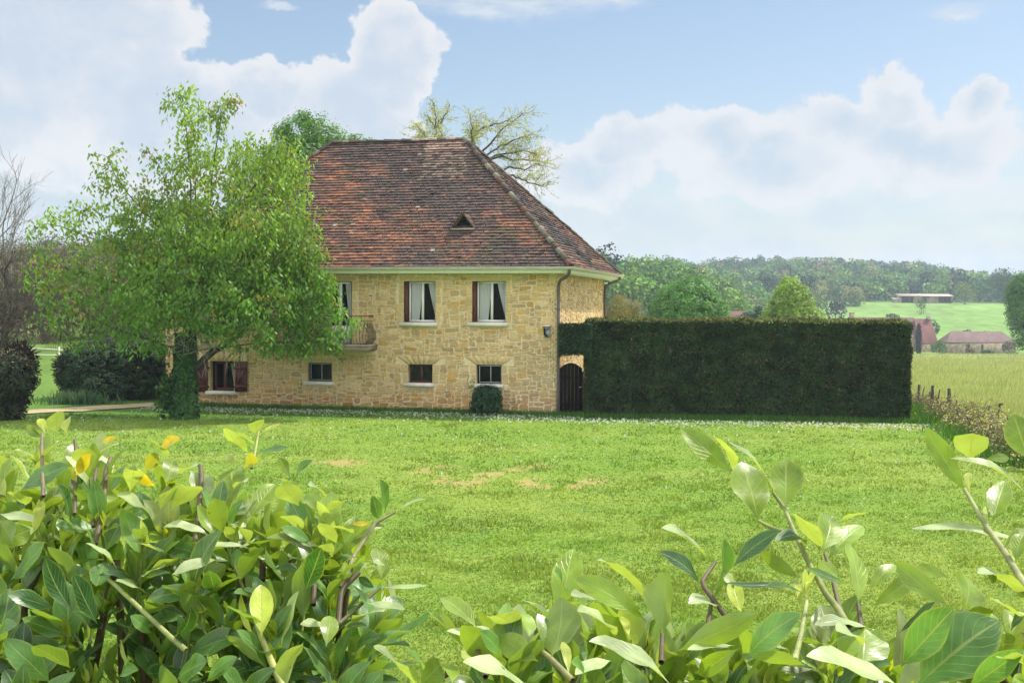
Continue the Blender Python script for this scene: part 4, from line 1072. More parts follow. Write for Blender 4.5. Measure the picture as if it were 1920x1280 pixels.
# ------------------------------------------------------------------ clipped hedges and shrubs
def block_hedge(name, label, cat, cx, cy, hw, hd, h, yaw, col, n, seed, L=.10, W=.035, brown=.06, lump=.10, topcol=None, extra=None, mat='needle', group=None, taper=.0, round_=.25, gapcol=(.012, .015, .008)):
    r = np.random.default_rng(seed); z0 = float(gz(cx, cy)); T = thing(name, label, cat, (cx, cy, z0), yaw, group); Rm, t = ROOT.pop(T.name)
    # surface: rounded box, sampled over its five faces
    ar = np.array([2 * hw * h, 2 * hw * h, 2 * hd * h, 2 * hd * h, 4 * hw * hd]); ar[1] *= .35; f = r.choice(5, n, p=ar / ar.sum())
    a, b = r.uniform(-1, 1, n), r.uniform(0, 1, n); P = np.zeros((n, 3)); Nn = np.zeros((n, 3))
    for k, (ax, s) in enumerate(((1, -1), (1, 1), (0, -1), (0, 1))):
        m = f == k
        if ax == 1: P[m] = np.stack([a[m] * hw, np.full(m.sum(), s * hd), b[m] * h], -1); Nn[m] = (0, s, .15)
        else: P[m] = np.stack([np.full(m.sum(), s * hw), a[m] * hd, b[m] * h], -1); Nn[m] = (s, 0, .15)
    m = f == 4; P[m] = np.stack([a[m] * hw, (b[m] * 2 - 1) * hd, np.full(m.sum(), h)], -1); Nn[m] = (0, 0, 1)
    sc = 1 - taper * (1 - P[:, 2:3] / h) * np.array([1, 1, 0]); P = P * sc
    bump = fbm(P[:, 0] / .55 + seed, P[:, 1] / .55, P[:, 2] / .45, seed=seed, o=4) - .5
    edge = np.maximum(0, np.abs(P[:, 0]) - (hw - round_)) ** 2 + np.maximum(0, np.abs(P[:, 1]) - (hd - round_)) ** 2 + np.maximum(0, P[:, 2] - (h - round_)) ** 2
    inn = np.maximum(0, np.sqrt(edge) - round_)
    P = P + Nn * (bump * lump * 2.2 - np.abs(r.normal(0, lump * .5, n)))[:, None] - unit(P * (1, 1, .0) + np.array([0, 0, 1e-3])) * inn[:, None] * .6
    P[:, 2] -= inn * .5; P[:, 2] = np.maximum(P[:, 2], .03)
    C = np.tile(np.asarray(col, float), (n, 1)) * (.55 + .9 * fbm(P[:, 0] / .3, P[:, 1] / .3, P[:, 2] / .25, seed=seed + 3, o=2))[:, None]
    br = r.random(n) < brown * (.3 + 1.6 * vnoise(P[:, 0] / .7, P[:, 2] / .5, seed=seed + 5)); C[br] = np.array([.115, .085, .045]) * r.uniform(.6, 1.3, (br.sum(), 1))
    if topcol is not None: k = ((P[:, 2] > h - .09) & (r.random(n) < .75))[:, None]; C = np.where(k, np.asarray(topcol) * r.uniform(.7, 1.25, (n, 1)), C)  # sunlit top edge put into the sprigs' colour as a yellower green
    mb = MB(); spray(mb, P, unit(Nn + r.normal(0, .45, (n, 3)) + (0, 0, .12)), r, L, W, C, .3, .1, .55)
    if extra is not None:
        for q in extra: merge(mb, q)
    # solid dark box in place of inner twigs, its shade put into the colour
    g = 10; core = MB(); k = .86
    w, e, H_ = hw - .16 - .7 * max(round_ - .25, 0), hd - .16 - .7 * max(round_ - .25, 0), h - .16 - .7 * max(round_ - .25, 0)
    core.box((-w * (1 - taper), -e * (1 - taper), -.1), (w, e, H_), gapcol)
    cb = core.build('dark_core', M['bark'], T)
    return T, mb.build('foliage', M[mat], T)


def hedges():
    r = np.random.default_rng(31)
    a = at(1100, 783, 42.0); b = at(1716, 787, 40.7); cx, cy = (a[0] + b[0]) / 2, (a[1] + b[1]) / 2 + .85; yaw = math.atan2(b[1] - a[1], b[0] - a[0]); hw = math.hypot(b[0] - a[0], b[1] - a[1]) / 2
    # the part that grows over the little gate
    ex = MB(); n = 11000; q0 = at(1047, 606, 42.3); q1 = at(1108, 674, 42.3); u_ = r.random(n); P = np.stack([q0[0] + (q1[0] - q0[0]) * u_, 41.75 + 1.2 * r.random(n), q1[2] + (q0[2] - q1[2]) * r.random(n)], -1)
    fr = r.random(n) < .7; P[fr, 1] = 41.78 + np.abs(r.normal(0, .10, fr.sum())); P[:, 1] += .22 * (fbm(P[:, 0] / .4, P[:, 2] / .3, seed=8) - .5)
    P = P[P[:, 2] > q1[2] + .30 * vnoise(P[:, 0] * 4, P[:, 1] * 3) - .16 * sstep(P[:, 0], q1[0] - .4, q1[0])]; n = len(P)
    cs, sn = math.cos(yaw), math.sin(yaw); Rm = np.array([[cs, sn, 0], [-sn, cs, 0], [0, 0, 1.0]]); Pl = (P - np.array([cx, cy, 0])) @ Rm.T
    spray(ex, Pl, unit(rand_unit(r, n) + (0, -.6, .2)), r, .10, .035, np.array([.032, .068, .026]), .5, .15, .6)
    block_hedge('clipped_hedge', 'long tall dark conifer hedge clipped square, running right from the stone house', 'hedge', cx, cy, hw, .85, 3.28, yaw, (.028, .060, .019), 105000, 33, .14, .044, .08, .125, (.16, .18, .05), [ex])
    # evergreens at the left: rounded, bulging masses
    def evergreen(name, label, cat, px, d, lobes, col, nclump, per, seed, tips=None):
        q = np.random.default_rng(seed); x = (px - PX) * d / F; b = np.array([x, d, float(gz(x, d))]); T = thing(name, label, cat, b)
        Lb = [px_lobe(a_, c_, e_, f_, d, k_) for a_, c_, e_, f_, k_ in lobes]; mb, P = crown(q, Lb, nclump, per, .16, .12, .055, col, None, .45, .72); 
        if tips is not None:
            k = P[(P[:, 2] > b[2] + 1.75)]; k = np.repeat(k, 5, 0) + q.normal(0, .10, (len(k) * 5, 3)); spray(mb, k, unit(q.normal(0, .5, k.shape) + (0, 0, 1)), q, .11, .05, np.asarray(tips), .3)
        mb.build('foliage', M['ivy'], T); core = MB()
        for c_ in Lb:      # close twiggy middle
            n = 500; A = np.array(c_[:3]) + rand_unit(q, n) * np.array(c_[3:]) * .55; twigs(core, q, A, A + rand_unit(q, n) * .5, .03, np.array([.035, .028, .02]))
        for _ in range(6): limb(core, q, b + (q.normal(0, .4), q.normal(0, .2), -.1), np.array(Lb[q.integers(len(Lb))][:3]), .04, .02, 5)
        core.build('stems', M['bark'], T)
    evergreen('evergreen_hedge', 'bushy dark hedge with russet young tips at the far left of the lawn', 'hedge', -5, 40.0, [(12, 690, 54, 36, .3), (-50, 690, 60, 44, .3), (5, 735, 52, 48, .3), (-55, 745, 70, 50, .3), (25, 705, 44, 42, -.2), (0, 765, 44, 30, .1), (34, 672, 26, 20, .2)], (.030, .048, .020), 2100, 12, 37, (.26, .20, .11))
    evergreen('evergreen_thicket', 'broad black green evergreen thicket between the cherry tree and the path', 'hedge', 212, 48.6, [(150, 700, 42, 52, .4), (190, 690, 60, 58, .8), (250, 690, 60, 60, .9), (295, 700, 40, 56, 1.2), (215, 725, 92, 34, .3), (130, 690, 24, 34, .4)], (.020, .052, .017), 2300, 12, 39)
    # round shrub by the wall
    c = at(913, 773, 42.6); z = float(lawn_z(c[0], c[1])); T = thing('round_shrub', 'small round dark green shrub against the stone wall under a barred cellar window', 'shrub', (c[0], c[1], z))
    mb, _ = crown(r, [(c[0], c[1], z + .62, .52, .42, .42), (c[0] - .05, c[1], z + .34, .55, .42, .36), (c[0] + .12, c[1] + .02, z + .75, .34, .3, .26)], 900, 9, .11, .085, .042, (.022, .062, .024), cvar=.5, inner=.5)
    st = MB()
    for q in range(14): limb(st, r, (c[0] + r.normal(0, .08), c[1], z), (c[0] + r.normal(0, .3), c[1] + r.normal(0, .2), z + .8), .014, .006, 4)
    n = 10; wl = at(884, 722, 42.5)
    for q in range(5): spray(mb, wl + r.normal(0, .06, (14, 3)) * (1, .6, 1) + (0, 0, q * .06 - .1), rand_unit(r, 14), r, .08, .035, (.16, .23, .05), .2)
    mb.build('foliage', M['ivy'], T); st.build('stems', M['bark'], T)
    # iris clump
    c = at(142, 758, 46.6); z = float(lawn_z(c[0], c[1])); n = 520; P = np.stack([c[0] + r.normal(0, .62, n), c[1] + r.normal(0, .25, n), np.full(n, z)], -1)
    D = unit(np.stack([r.normal(0, .38, n), r.normal(0, .35, n), np.ones(n)], -1)); S = unit(np.cross(D, rand_unit(r, n))); h = r.uniform(.3, .68, n)
    mb = MB(); Cc = np.array([.085, .165, .085]) * r.uniform(.6, 1.4, (n, 1)); w = .02
    k = [(0, .8), (.35, 1.0), (.7, .6)]; mid = P + D * (h * .6)[:, None]; bend = D * (h * .4)[:, None] + np.stack([r.normal(0, .10, n), r.normal(0, .1, n), -np.abs(r.normal(0, .08, n))], -1)
    V = np.stack([P - S * w, P + S * w, mid + S * w * .8, mid - S * w * .8, mid + bend], 1).reshape(-1, 3); i = np.arange(n)[:, None] * 5
    mb.add(V, i + np.array([0, 1, 2, 3]), Cc); mb.add(V, i + np.array([3, 2, 4]), Cc)
    T = mb.build('iris_clump', M['grass']); tag(T, 'clump of sword shaped grey green iris leaves in front of the dark thicket', 'plant')


def gate():
    x0, x1, zt = 1049, 1090, 680; d = 42.62; a = at(x0, 776, d); b = at(x1 + 1, 776, d); top = at(1070, zt, d)[2]; r = np.random.default_rng(4)
    T = thing('garden_gate', 'narrow black plank gate with an arched top between the house corner and the hedge', 'gate', (a[0], a[1], 0), 0)
    n = 6; mb = MB()
    for i in range(n):
        u0 = a[0] + (b[0] - a[0]) * i / n + .0015; u1 = a[0] + (b[0] - a[0]) * (i + 1) / n - .0015
        e = lambda u: top - .19 * ((u - (a[0] + b[0]) / 2) / ((b[0] - a[0]) / 2)) ** 2
        y0, y1 = d - .03 + r.normal(0, .002), d
        V = [(u0, y0, .05), (u1, y0, .05), (u1, y1, .05), (u0, y1, .05), (u0, y0, e(u0)), (u1, y0, e(u1)), (u1, y1, e(u1)), (u0, y1, e(u0))]
        mb.add(V, [(0, 3, 2, 1), (4, 5, 6, 7), (0, 1, 5, 4), (1, 2, 6, 5), (2, 3, 7, 6), (3, 0, 4, 7)])
    mb.build('plank_panel', M['black'], T)
    for zz in (.35, 1.25): MB().box((a[0], d + .002, zz), (b[0], d + .03, zz + .09)).build('rail', M['black'], T)
    for u in (a[0] - .02, b[0] + .03): MB().box((u - .03, d - .02, -.05), (u + .03, d + .05, 1.5)).build('post', M['brown'] if u > a[0] else M['grey'], T)
    MB().tube([(b[0] - .10, d - .10, .98), (b[0] - .02, d - .08, .98)], .018, 8).build('handle', M['grey'], T)
    # low wall glimpsed behind the gate
    P = at(1045, 776, 49.5); mb = stones(2.6, 2.15, [], 12); w = MB(); merge(w, wall_sheet(2.6, 2.15, []), (np.eye(3), np.array([P[0], P[1], 0]))); merge(w, mb, (np.eye(3), np.array([P[0], P[1], 0])))
    w.box((P[0], P[1] + .01, -.2), (P[0] + 2.6, P[1] + .35, 2.17), (.42, .33, .2))
    T = w.build('yard_wall', M['stone']); tag(T, 'low pale stone wall glimpsed over the top of the black gate', 'wall')


cherry(); hedges(); gate()

# ------------------------------------------------------------------ trees round about
def ground_at(px, d):
    x = (px - PX) * d / F
    return np.array([x, d, float(gz(x, d))])


def broadleaf(name, label, px, d, lobes, col, nclump, per, rc, L, W, seed, cols=None, trunk=.25, gap=.0, gs=1.0, inner=.45, group=None, cvar=.28, mat='leaf', cat='tree', trunkcol=(.10, .085, .065), nl=14, droop=.2):
    """tree whose crown is a union of lobes given as (px, py, rx, ry, dd) patches at distance d"""
    r = np.random.default_rng(seed); b = ground_at(px, d); T = thing(name, label, cat, b, 0, group)
    Lb = [px_lobe(a, c, e, f, d, k) for a, c, e, f, k in lobes]
    mb, P = crown(r, Lb, nclump, per, rc, L, W, col, cols, cvar, inner, gap=gap, gs=gs, droop=droop)
    mb.build('crown', M[mat], T)
    tr = MB(); top = np.mean([q[:3] for q in Lb], 0); fork = b + (top - b) * .45
    limb(tr, r, b - (0, 0, .3), fork, trunk, trunk * .75, 8, trunkcol, .1)
    for q in P[r.choice(len(P), min(nl, len(P)), replace=False)]: limb(tr, r, fork, q, trunk * .5, trunk * .1, 5, trunkcol, .12)
    tr.build('trunk', M['bark'], T)
    return T


def bare_tree(name, label, base, h, spread, seed, lean=(0, 0), r0=.16, depth=5, leafcol=None, leafn=0, col=(.16, .14, .125), first=(.25, .55), cat='tree', twn=.016, arch=.0, group=None, leafL=.06, nbr=(3, 4)):
    r = np.random.default_rng(seed); T = thing(name, label, cat, base, 0, group); tr = MB(); tips = []
    def grow(p, dv, L, rad, k):
        n = 5; P = [p]; q = unit(dv)
        for i in range(n): q = unit(q + r.normal(0, .13, 3) + np.array([0, 0, .05 - arch * (k < depth - 1)])); P.append(P[-1] + q * L / n)
        P = np.array(P); tr.tube(P, np.linspace(rad, rad * .62, n + 1), 7 if k == depth else (4 if k > 1 else 3), np.asarray(col) * r.uniform(.8, 1.2), cap=False)
        if k <= 1: tips.extend(P[1:])
        if k == 0: return
        m = int(r.integers(nbr[0], nbr[1] + 1)) + (k == depth)
        for i in range(m):
            t = r.uniform(*first) if (k == depth and i == 0) else r.uniform(.45, 1.0); o = P[0] + (P[-1] - P[0]) * t; o = P[int(round(t * n))]
            w = unit(q + rand_unit(r, 1)[0] * spread); grow(o, w, L * r.uniform(.55, .78), max(rad * r.uniform(.45, .62), .005), k - 1)
        grow(P[-1], q, L * .7, rad * .62, k - 1)
    grow(np.asarray(base, float) - (0, 0, .1), np.array([lean[0], lean[1], 1.0]), h * .40, r0, depth)
    tr.build('trunk', M['bark'], T)
    if leafcol is not None:
        tp = np.array(tips); i = r.integers(0, len(tp), leafn); lf = MB(); P = tp[i] + r.normal(0, .07, (leafn, 3)); spray(lf, P, rand_unit(r, leafn), r, leafL, leafL * .5, np.asarray(leafcol), .3); lf.build('crown', M['leaf'], T)
    return T


def pruned_tree():
    """sprouting, half bare tree whose limbs show above the roof's right shoulder"""
    d = 60.0; b = ground_at(905, d); r = np.random.default_rng(17); T = thing('sprouting_tree', 'nearly bare tree with yellow green sprouts arching out behind the right end of the roof', 'tree', b)
    tr = MB(); lf = MB(); c = (.11, .10, .09); fork = at(890, 420, d)
    limb(tr, r, b, fork, .34, .26, 8, c, .1)
    mains = [[(880, 330), (884, 270), (886, 240), (880, 215)], [(886, 300), (890, 250), (912, 238), (935, 232), (960, 222)], [(900, 320), (905, 285), (925, 262), (944, 240), (968, 222), (985, 212)], [(905, 330), (912, 290), (940, 272), (965, 262), (985, 258), (1000, 248)], [(905, 330), (915, 298), (935, 290), (965, 285), (990, 282), (1010, 292)],
             [(920, 345), (945, 320), (955, 312), (985, 318), (1005, 308), (1026, 312)], [(930, 350), (955, 330), (975, 335), (1000, 345), (1020, 350)], [(905, 340), (915, 302), (940, 292), (960, 300), (990, 300), (1025, 305)],
             [(850, 330), (812, 290), (800, 262), (794, 245)], [(850, 330), (814, 280), (818, 245), (822, 228), (832, 222)], [(850, 330), (830, 272), (829, 250)], [(846, 320), (790, 275), (786, 262)],
             [(815, 240), (818, 215), (812, 195), (806, 186)], [(825, 232), (838, 210), (843, 195)], [(800, 262), (785, 240), (779, 232)], [(818, 245), (806, 225), (802, 215)]]
    tw = []
    for i, m in enumerate(mains):
        dd = d + r.normal(0, .7); P = np.array([at(x, y, dd + .25 * k * r.normal(0, 1)) for k, (x, y) in enumerate(m)])
        s = np.linspace(0, len(P) - 1, 16); P = np.stack([np.interp(s, np.arange(len(P)), P[:, j]) for j in range(3)], -1); P[1:-1] += r.normal(0, .025, (14, 3)); thin = i >= 12
        tr.tube(P, np.linspace(.035 if thin else .07, .012, 16), 5, c, cap=False)
        if i < 12: limb(tr, r, fork, P[0], .2, .105, 6, c, .05)
        for k in range(5, 16):
            for _ in range(1 if thin else 4):
                if P[k][2] < 7: continue
                side = 1 if P[k][0] > (860 - PX) * d / F else -.3; v = unit(np.array([r.normal(.5 * side, .6), r.normal(0, .5), r.normal(.1, .55)])) * r.uniform(.3, 1.0) * (.35 if thin else 1); tw.append((P[k], P[k] + v))
                for _ in range(2): q = P[k] + v * r.uniform(.4, 1.0); tw.append((q, q + unit(v + r.normal(0, .35, 3)) * r.uniform(.15, .45) * (.4 if thin else 1)))
    A = np.array([a for a, _ in tw]); B = np.array([q for _, q in tw]); twigs(tr, r, A, B, .008, np.array([.22, .21, .14])); tr.build('trunk', M['bark'], T)
    n = 7500; i = r.integers(0, len(A), n); P = A[i] + (B[i] - A[i]) * r.uniform(.1, 1, (n, 1)) + r.normal(0, .05, (n, 3)); spray(lf, P, rand_unit(r, n), r, .085, .045, np.array([.38, .43, .11]), .3)
    n = 700; P = at(884, 250, d) + r.normal(0, .22, (n, 3)) * (1, 1, 1.5); spray(lf, P, rand_unit(r, n), r, .09, .05, np.array([.24, .30, .05]), .3)
    lf.build('crown', M['leaf'], T)


def near_trees():
    broadleaf('walnut_tree', 'lush mid green tree rising behind the left shoulder of the house roof', 560, 66, [(585, 255, 55, 48, 0), (560, 300, 70, 50, -1), (625, 268, 45, 30, .5), (670, 272, 24, 22, 0), (540, 250, 30, 26, .5), (590, 340, 100, 60, 0), (510, 330, 60, 60, 0), (690, 268, 12, 10, .3), (583, 225, 24, 22, 0)], (.105, .235, .05), 1700, 16, .42, .20, .085, 41, trunk=.3, gap=.40, gs=.8)
    pruned_tree()
    bare_tree('bare_tree', 'grey leafless tree with fine upright twigs at the left edge, behind the dark hedge', ground_at(-14, 58), 10.0, .62, 43, (.06, 0), .10, 5, (.20, .26, .07), 350, (.20, .18, .165), nbr=(2, 3))
    bare_tree('low_bare_tree', 'crooked dark branched bare tree reaching in low at the left edge', ground_at(-40, 52), 6.0, .8, 44, (.35, 0), .13, 5, (.13, .19, .04), 900, (.085, .07, .06), arch=.12)
    broadleaf('tawny_shrub', 'tawny olive half leafed shrub just right of the house, behind the hedge', 1172, 78, [(1165, 580, 42, 34, 0), (1192, 592, 24, 26, .3), (1145, 600, 30, 30, 0), (1170, 615, 45, 30, 0)], (.17, .165, .045), 650, 14, .30, .12, .055, 45, cols=[(.19, .175, .05), (.14, .16, .04), (.21, .165, .06)], trunk=.12, gap=.42, gs=.6, cat='shrub')
    broadleaf('round_green_tree', 'dense round dark green tree standing behind the clipped hedge', 1288, 112, [(1288, 580, 72, 56, 0), (1250, 600, 42, 40, -.6), (1330, 595, 38, 44, -.4), (1295, 548, 46, 28, .3), (1285, 620, 80, 40, 0)], (.085, .225, .036), 1700, 12, .42, .26, .14, 46, trunk=.3, inner=.72, cvar=.42)
    broadleaf('bright_conical_tree', 'bright yellow green broad conical tree standing behind the clipped hedge', 1484, 122, [(1482, 545, 28, 26, 0), (1484, 570, 42, 36, 0), (1486, 605, 56, 40, 0), (1450, 602, 26, 26, -.4), (1520, 600, 26, 26, .4)], (.205, .330, .036), 1500, 12, .42, .27, .15, 47, trunk=.25, inner=.7, cvar=.40)
    broadleaf('roadside_tree', 'tall dark green round tree cut by the right edge of the picture', 1925, 205, [(1925, 560, 38, 55, 0), (1912, 585, 26, 40, -.5), (1930, 620, 30, 40, 0), (1945, 540, 40, 40, 0), (1905, 552, 16, 22, 0)], (.080, .200, .034), 1500, 12, .62, .38, .20, 48, trunk=.4, inner=.65, cvar=.4)
    broadleaf('dark_bush', 'low blue green bush between the two round trees behind the hedge', 1405, 150, [(1405, 598, 20, 14, 0), (1388, 604, 16, 12, 0), (1425, 588, 10, 14, 0), (1440, 604, 22, 18, 0)], (.028, .065, .040), 420, 12, .4, .24, .12, 49, trunk=.1, cat='bush', inner=.6)


def cluster_tree(mb, r, c, rx, h, col, n, L, flat=.75):
    """far tree: uneven crown of leaf masses set down at ground point c"""
    k = int(r.integers(4, 8)); lob = []
    for i in range(k):
        a = r.uniform(0, 2 * np.pi); q = r.uniform(0, .55); lob.append((c[0] + math.cos(a) * rx * q, c[1] + math.sin(a) * rx * q, c[2] + h * r.uniform(.50, .80), rx * r.uniform(.45, .7), rx * r.uniform(.45, .7), h * r.uniform(.20, .30)))
    lob.append((c[0], c[1], c[2] + h * .38, rx * .85, rx * .85, h * .40))
    P, N, i = lobes_points(r, lob, n, .75)
    C = np.asarray(col) * (.62 + .8 * r.random((len(lob), 1)))[i]
    spray(mb, P, unit(N + r.normal(0, .5, (n, 3)) + (0, 0, .25)), r, L, L * .75, C, .25, .1, .6)


def hills():
    r = np.random.default_rng(51)
    fresh, mid, dark, pine, olive, tan = (.155, .280, .055), (.105, .215, .055), (.060, .140, .050), (.036, .068, .040), (.20, .235, .075), (.21, .205, .105)
    def wood(name, label, spots, n, L, seed):
        q = np.random.default_rng(seed); mb = MB(); tk = MB()
        for (x, y, rx, h, col) in spots: cluster_tree(mb, q, (x, y, float(gz(x, y))), rx, h, col, n, L)
        o = mb.build(name, M['far']); tag(o, label, kind='stuff')
    def pick(w): return [fresh, mid, dark, pine, olive, tan][r.choice(6, p=w)]
    # left hand hill, nearer and greener
    S = []
    for d in np.arange(270, 500, 13):
        for px in np.arange(1085, 1480, 9.0 * F / d * .72):
            p = px + r.normal(0, 10); dd = d + r.normal(0, 5); x = (p - PX) * dd / F
            if p > 1440 - (500 - d) * .1 + r.normal(0, 12): continue
            S.append((x, dd, r.uniform(3.6, 5.6), r.uniform(9, 14) * (1 - .35 * sstep(p, 1290, 1420)), pick([.46, .26, .14, .02, .09, .03])))
    wood('near_wood', 'bright green wood climbing the nearer hill right of the house roof', S, 420, 1.05, 61)
    # the long far ridge
    S = []
    for d in np.arange(600, 1000, 20):
        for px in np.arange(1270, 1990, 10.5 * F / d * .80):
            p = px + r.normal(0, 9); dd = d + r.normal(0, 7); x = (p - PX) * dd / F
            if d < 640 and 1640 < p < 1830 and r.random() < .6: continue
            w = [.16, .24, .24, .14, .10, .12] if p < 1560 else [.14, .24, .30, .20, .08, .04]
            S.append((x, dd, r.uniform(4.6, 8.2), r.uniform(7, 14.5), pick(w)))
    wood('far_wood', 'hazy mixed wood covering the long far ridge', S, 190, 1.9, 62)
    # scrub in the dip between the meadow and the near hill
    S = []
    for i in range(95):
        p = r.uniform(1330, 1640); dd = r.uniform(380, 590); x = (p - PX) * dd / F
        if p > 1540 and dd < 540: continue
        S.append((x, dd, r.uniform(2.6, 5.0), r.uniform(5, 10), pick([.26, .22, .12, .08, .16, .16])))
    wood('valley_scrub', 'mixed scrub and saplings filling the dip at the foot of the far ridge', S, 330, 1.1, 63)
    # brown grey thicket behind the lawn at the left
    S = []; mb = MB(); q = np.random.default_rng(64); tk = MB()
    for i in range(230):
        dd = q.uniform(82, 175); p = q.uniform(-120, 640); x = (p - PX) * dd / F; S.append((x, dd))
    for x, y in S:
        h = q.uniform(4.8, 7.4); rx = q.uniform(1.8, 3.0); c = (x, y, float(gz(x, y))); col = [(.125, .095, .055), (.15, .11, .065), (.085, .11, .035), (.10, .135, .038), (.115, .10, .05)][q.integers(0, 5)]
        lob = [(c[0] + q.normal(0, rx * .4), c[1] + q.normal(0, rx * .4), c[2] + h * q.uniform(.10, .8), rx * .7, rx * .7, h * .26) for _ in range(6)]
        P, N, _ = lobes_points(q, lob, 620, .35); spray(mb, P, unit(N + q.normal(0, .6, P.shape)), q, .40, .15, np.asarray(col) * 1.15, .45, .1, .5)
        n = 46; A, _, _ = lobes_points(q, lob, n, .2); B = A + unit(q.normal(0, 1, (n, 3)) + (0, 0, .8)) * q.uniform(.6, 1.8, (n, 1)); twigs(mb, q, A, B, .022, np.array([.15, .13, .11]))
        n = 5; A = np.array([c] * n) + q.normal(0, .3, (n, 3)) * (1, 1, 0); B = A + np.stack([q.normal(0, .8, n), q.normal(0, .8, n), q.uniform(.6, .9, n) * h], -1); twigs(mb, q, A, B, .06, np.array([.13, .115, .10]))
    o = mb.build('thicket', M['far']); tag(o, 'brown and olive thicket of scrub on the slope behind the lawn at the left', kind='stuff')
    # woods that close the view behind the house and beyond both edges of the picture
    S = []
    for i in range(120):
        a = r.choice([-1, 1]) * r.uniform(24, 50); dd = r.uniform(240, 520); x = dd * math.tan(math.radians(a)); S.append((x, dd, r.uniform(4, 6), r.uniform(8, 13), pick([.35, .3, .2, .05, .1, 0])))
    for i in range(60):
        p = r.uniform(600, 1090); dd = r.uniform(150, 300); S.append(((p - PX) * dd / F, dd, r.uniform(3, 5), r.uniform(6, 9), pick([.35, .3, .2, .05, .1, 0])))
    wood('side_woods', 'green woods beyond the house and on either hand', S, 260, 1.3, 65)
    # trees and bushes of the meadow that can be told apart
    def lone(name, label, px, d, rx, h, col, n, L, seed, cat='tree', k=1.0, trunk=.18):
        q = np.random.default_rng(seed); b = ground_at(px, d); T = thing(name, label, cat, b); mb = MB(); cluster_tree(mb, q, b, rx, h, col, n, L); mb.build('crown', M['far'], T)
        t_ = MB(); limb(t_, q, b - (0, 0, .3), b + (0, 0, h * .6), trunk, trunk * .6, 6, (.09, .08, .06)); t_.build('trunk', M['bark'], T)
    lone('meadow_tree', 'pale yellow green round tree right of the long barn on the hill', 1809, 560, 5.2, 10.5, (.15, .20, .055), 900, .8, 71)
    lone('dark_oak', 'big dark green oak on the skyline right of the pale round tree', 1885, 575, 8.0, 15.5, (.040, .095, .032), 1300, .9, 72)
    lone('meadow_tree', 'thin pale sapling in front of the long barn', 1727, 500, 2.4, 7.0, (.12, .17, .05), 320, .6, 73)
    lone('meadow_bush', 'dark rounded bush on the meadow above the farmhouse ridge', 1738, 400, 4.4, 5.6, (.035, .080, .034), 700, .6, 74, 'bush')
    lone('meadow_bush', 'dull green bush on the meadow left of the farmhouse chimney', 1672, 430, 3.6, 5.0, (.045, .075, .034), 520, .6, 75, 'bush')
    lone('meadow_bush', 'grey brown low bush alone in the open meadow', 1811, 405, 1.7, 1.5, (.06, .060, .040), 260, .4, 76, 'bush', trunk=.06)
    lone('meadow_bush', 'small low dark bush in the meadow by the right hand tree', 1853, 400, 1.5, 1.2, (.045, .055, .035), 200, .4, 77, 'bush', trunk=.05)
    lone('dark_pine', 'single black green pine rising above the roof slope on the near hill', 1138, 330, 4.4, 17.5, (.016, .032, .024), 900, .8, 78)
    lone('dark_pine', 'flat topped dark pine on the ridge left of the bright conical tree', 1432, 560, 5.0, 15.0, (.018, .034, .026), 700, .9, 79)
    lone('dark_pine', 'dark pine leaning out right of the bright conical tree', 1512, 540, 6.0, 14.0, (.018, .034, .026), 800, .9, 80)
    lone('dark_pine', 'squat grey green pine low at the meadow edge', 1568, 470, 4.6, 8.0, (.030, .045, .032), 700, .8, 81)
    lone('farm_bush', 'round green bush in front of the steep roofed farmhouse', 1762, 318, 2.4, 3.3, (.075, .150, .030), 900, .36, 82, 'bush', trunk=.06)
    lone('farm_bush', 'russet yellow shrub in front of the low barn', 1820, 316, 1.5, 1.9, (.19, .145, .06), 420, .32, 83, 'bush', trunk=.05)
    lone('farm_bush', 'low dark green bush at the foot of the low barn', 1852, 316, 1.7, 1.2, (.04, .10, .03), 420, .32, 84, 'bush', trunk=.05)
    lone('farm_bush', 'grey pink shrub at the right end of the low barn', 1897, 312, 2.4, 3.8, (.13, .13, .06), 640, .4, 85, 'bush', trunk=.06)
    q = np.random.default_rng(86); b = ground_at(1723, 305); T = thing('cypress', 'slim dark columnar cypress against the farmhouse roof by the end of the hedge', 'tree', b); mb, _ = crown(q, [(b[0], b[1], b[2] + 3.6, .62, .62, 4.2)], 420, 8, .28, .34, .12, (.018, .038, .016), inner=.7); mb.build('crown', M['far'], T)
    MB().tube([b - (0, 0, .2), b + (0, 0, 2.0)], .10, 6, (.09, .07, .05)).build('trunk', M['bark'], T)


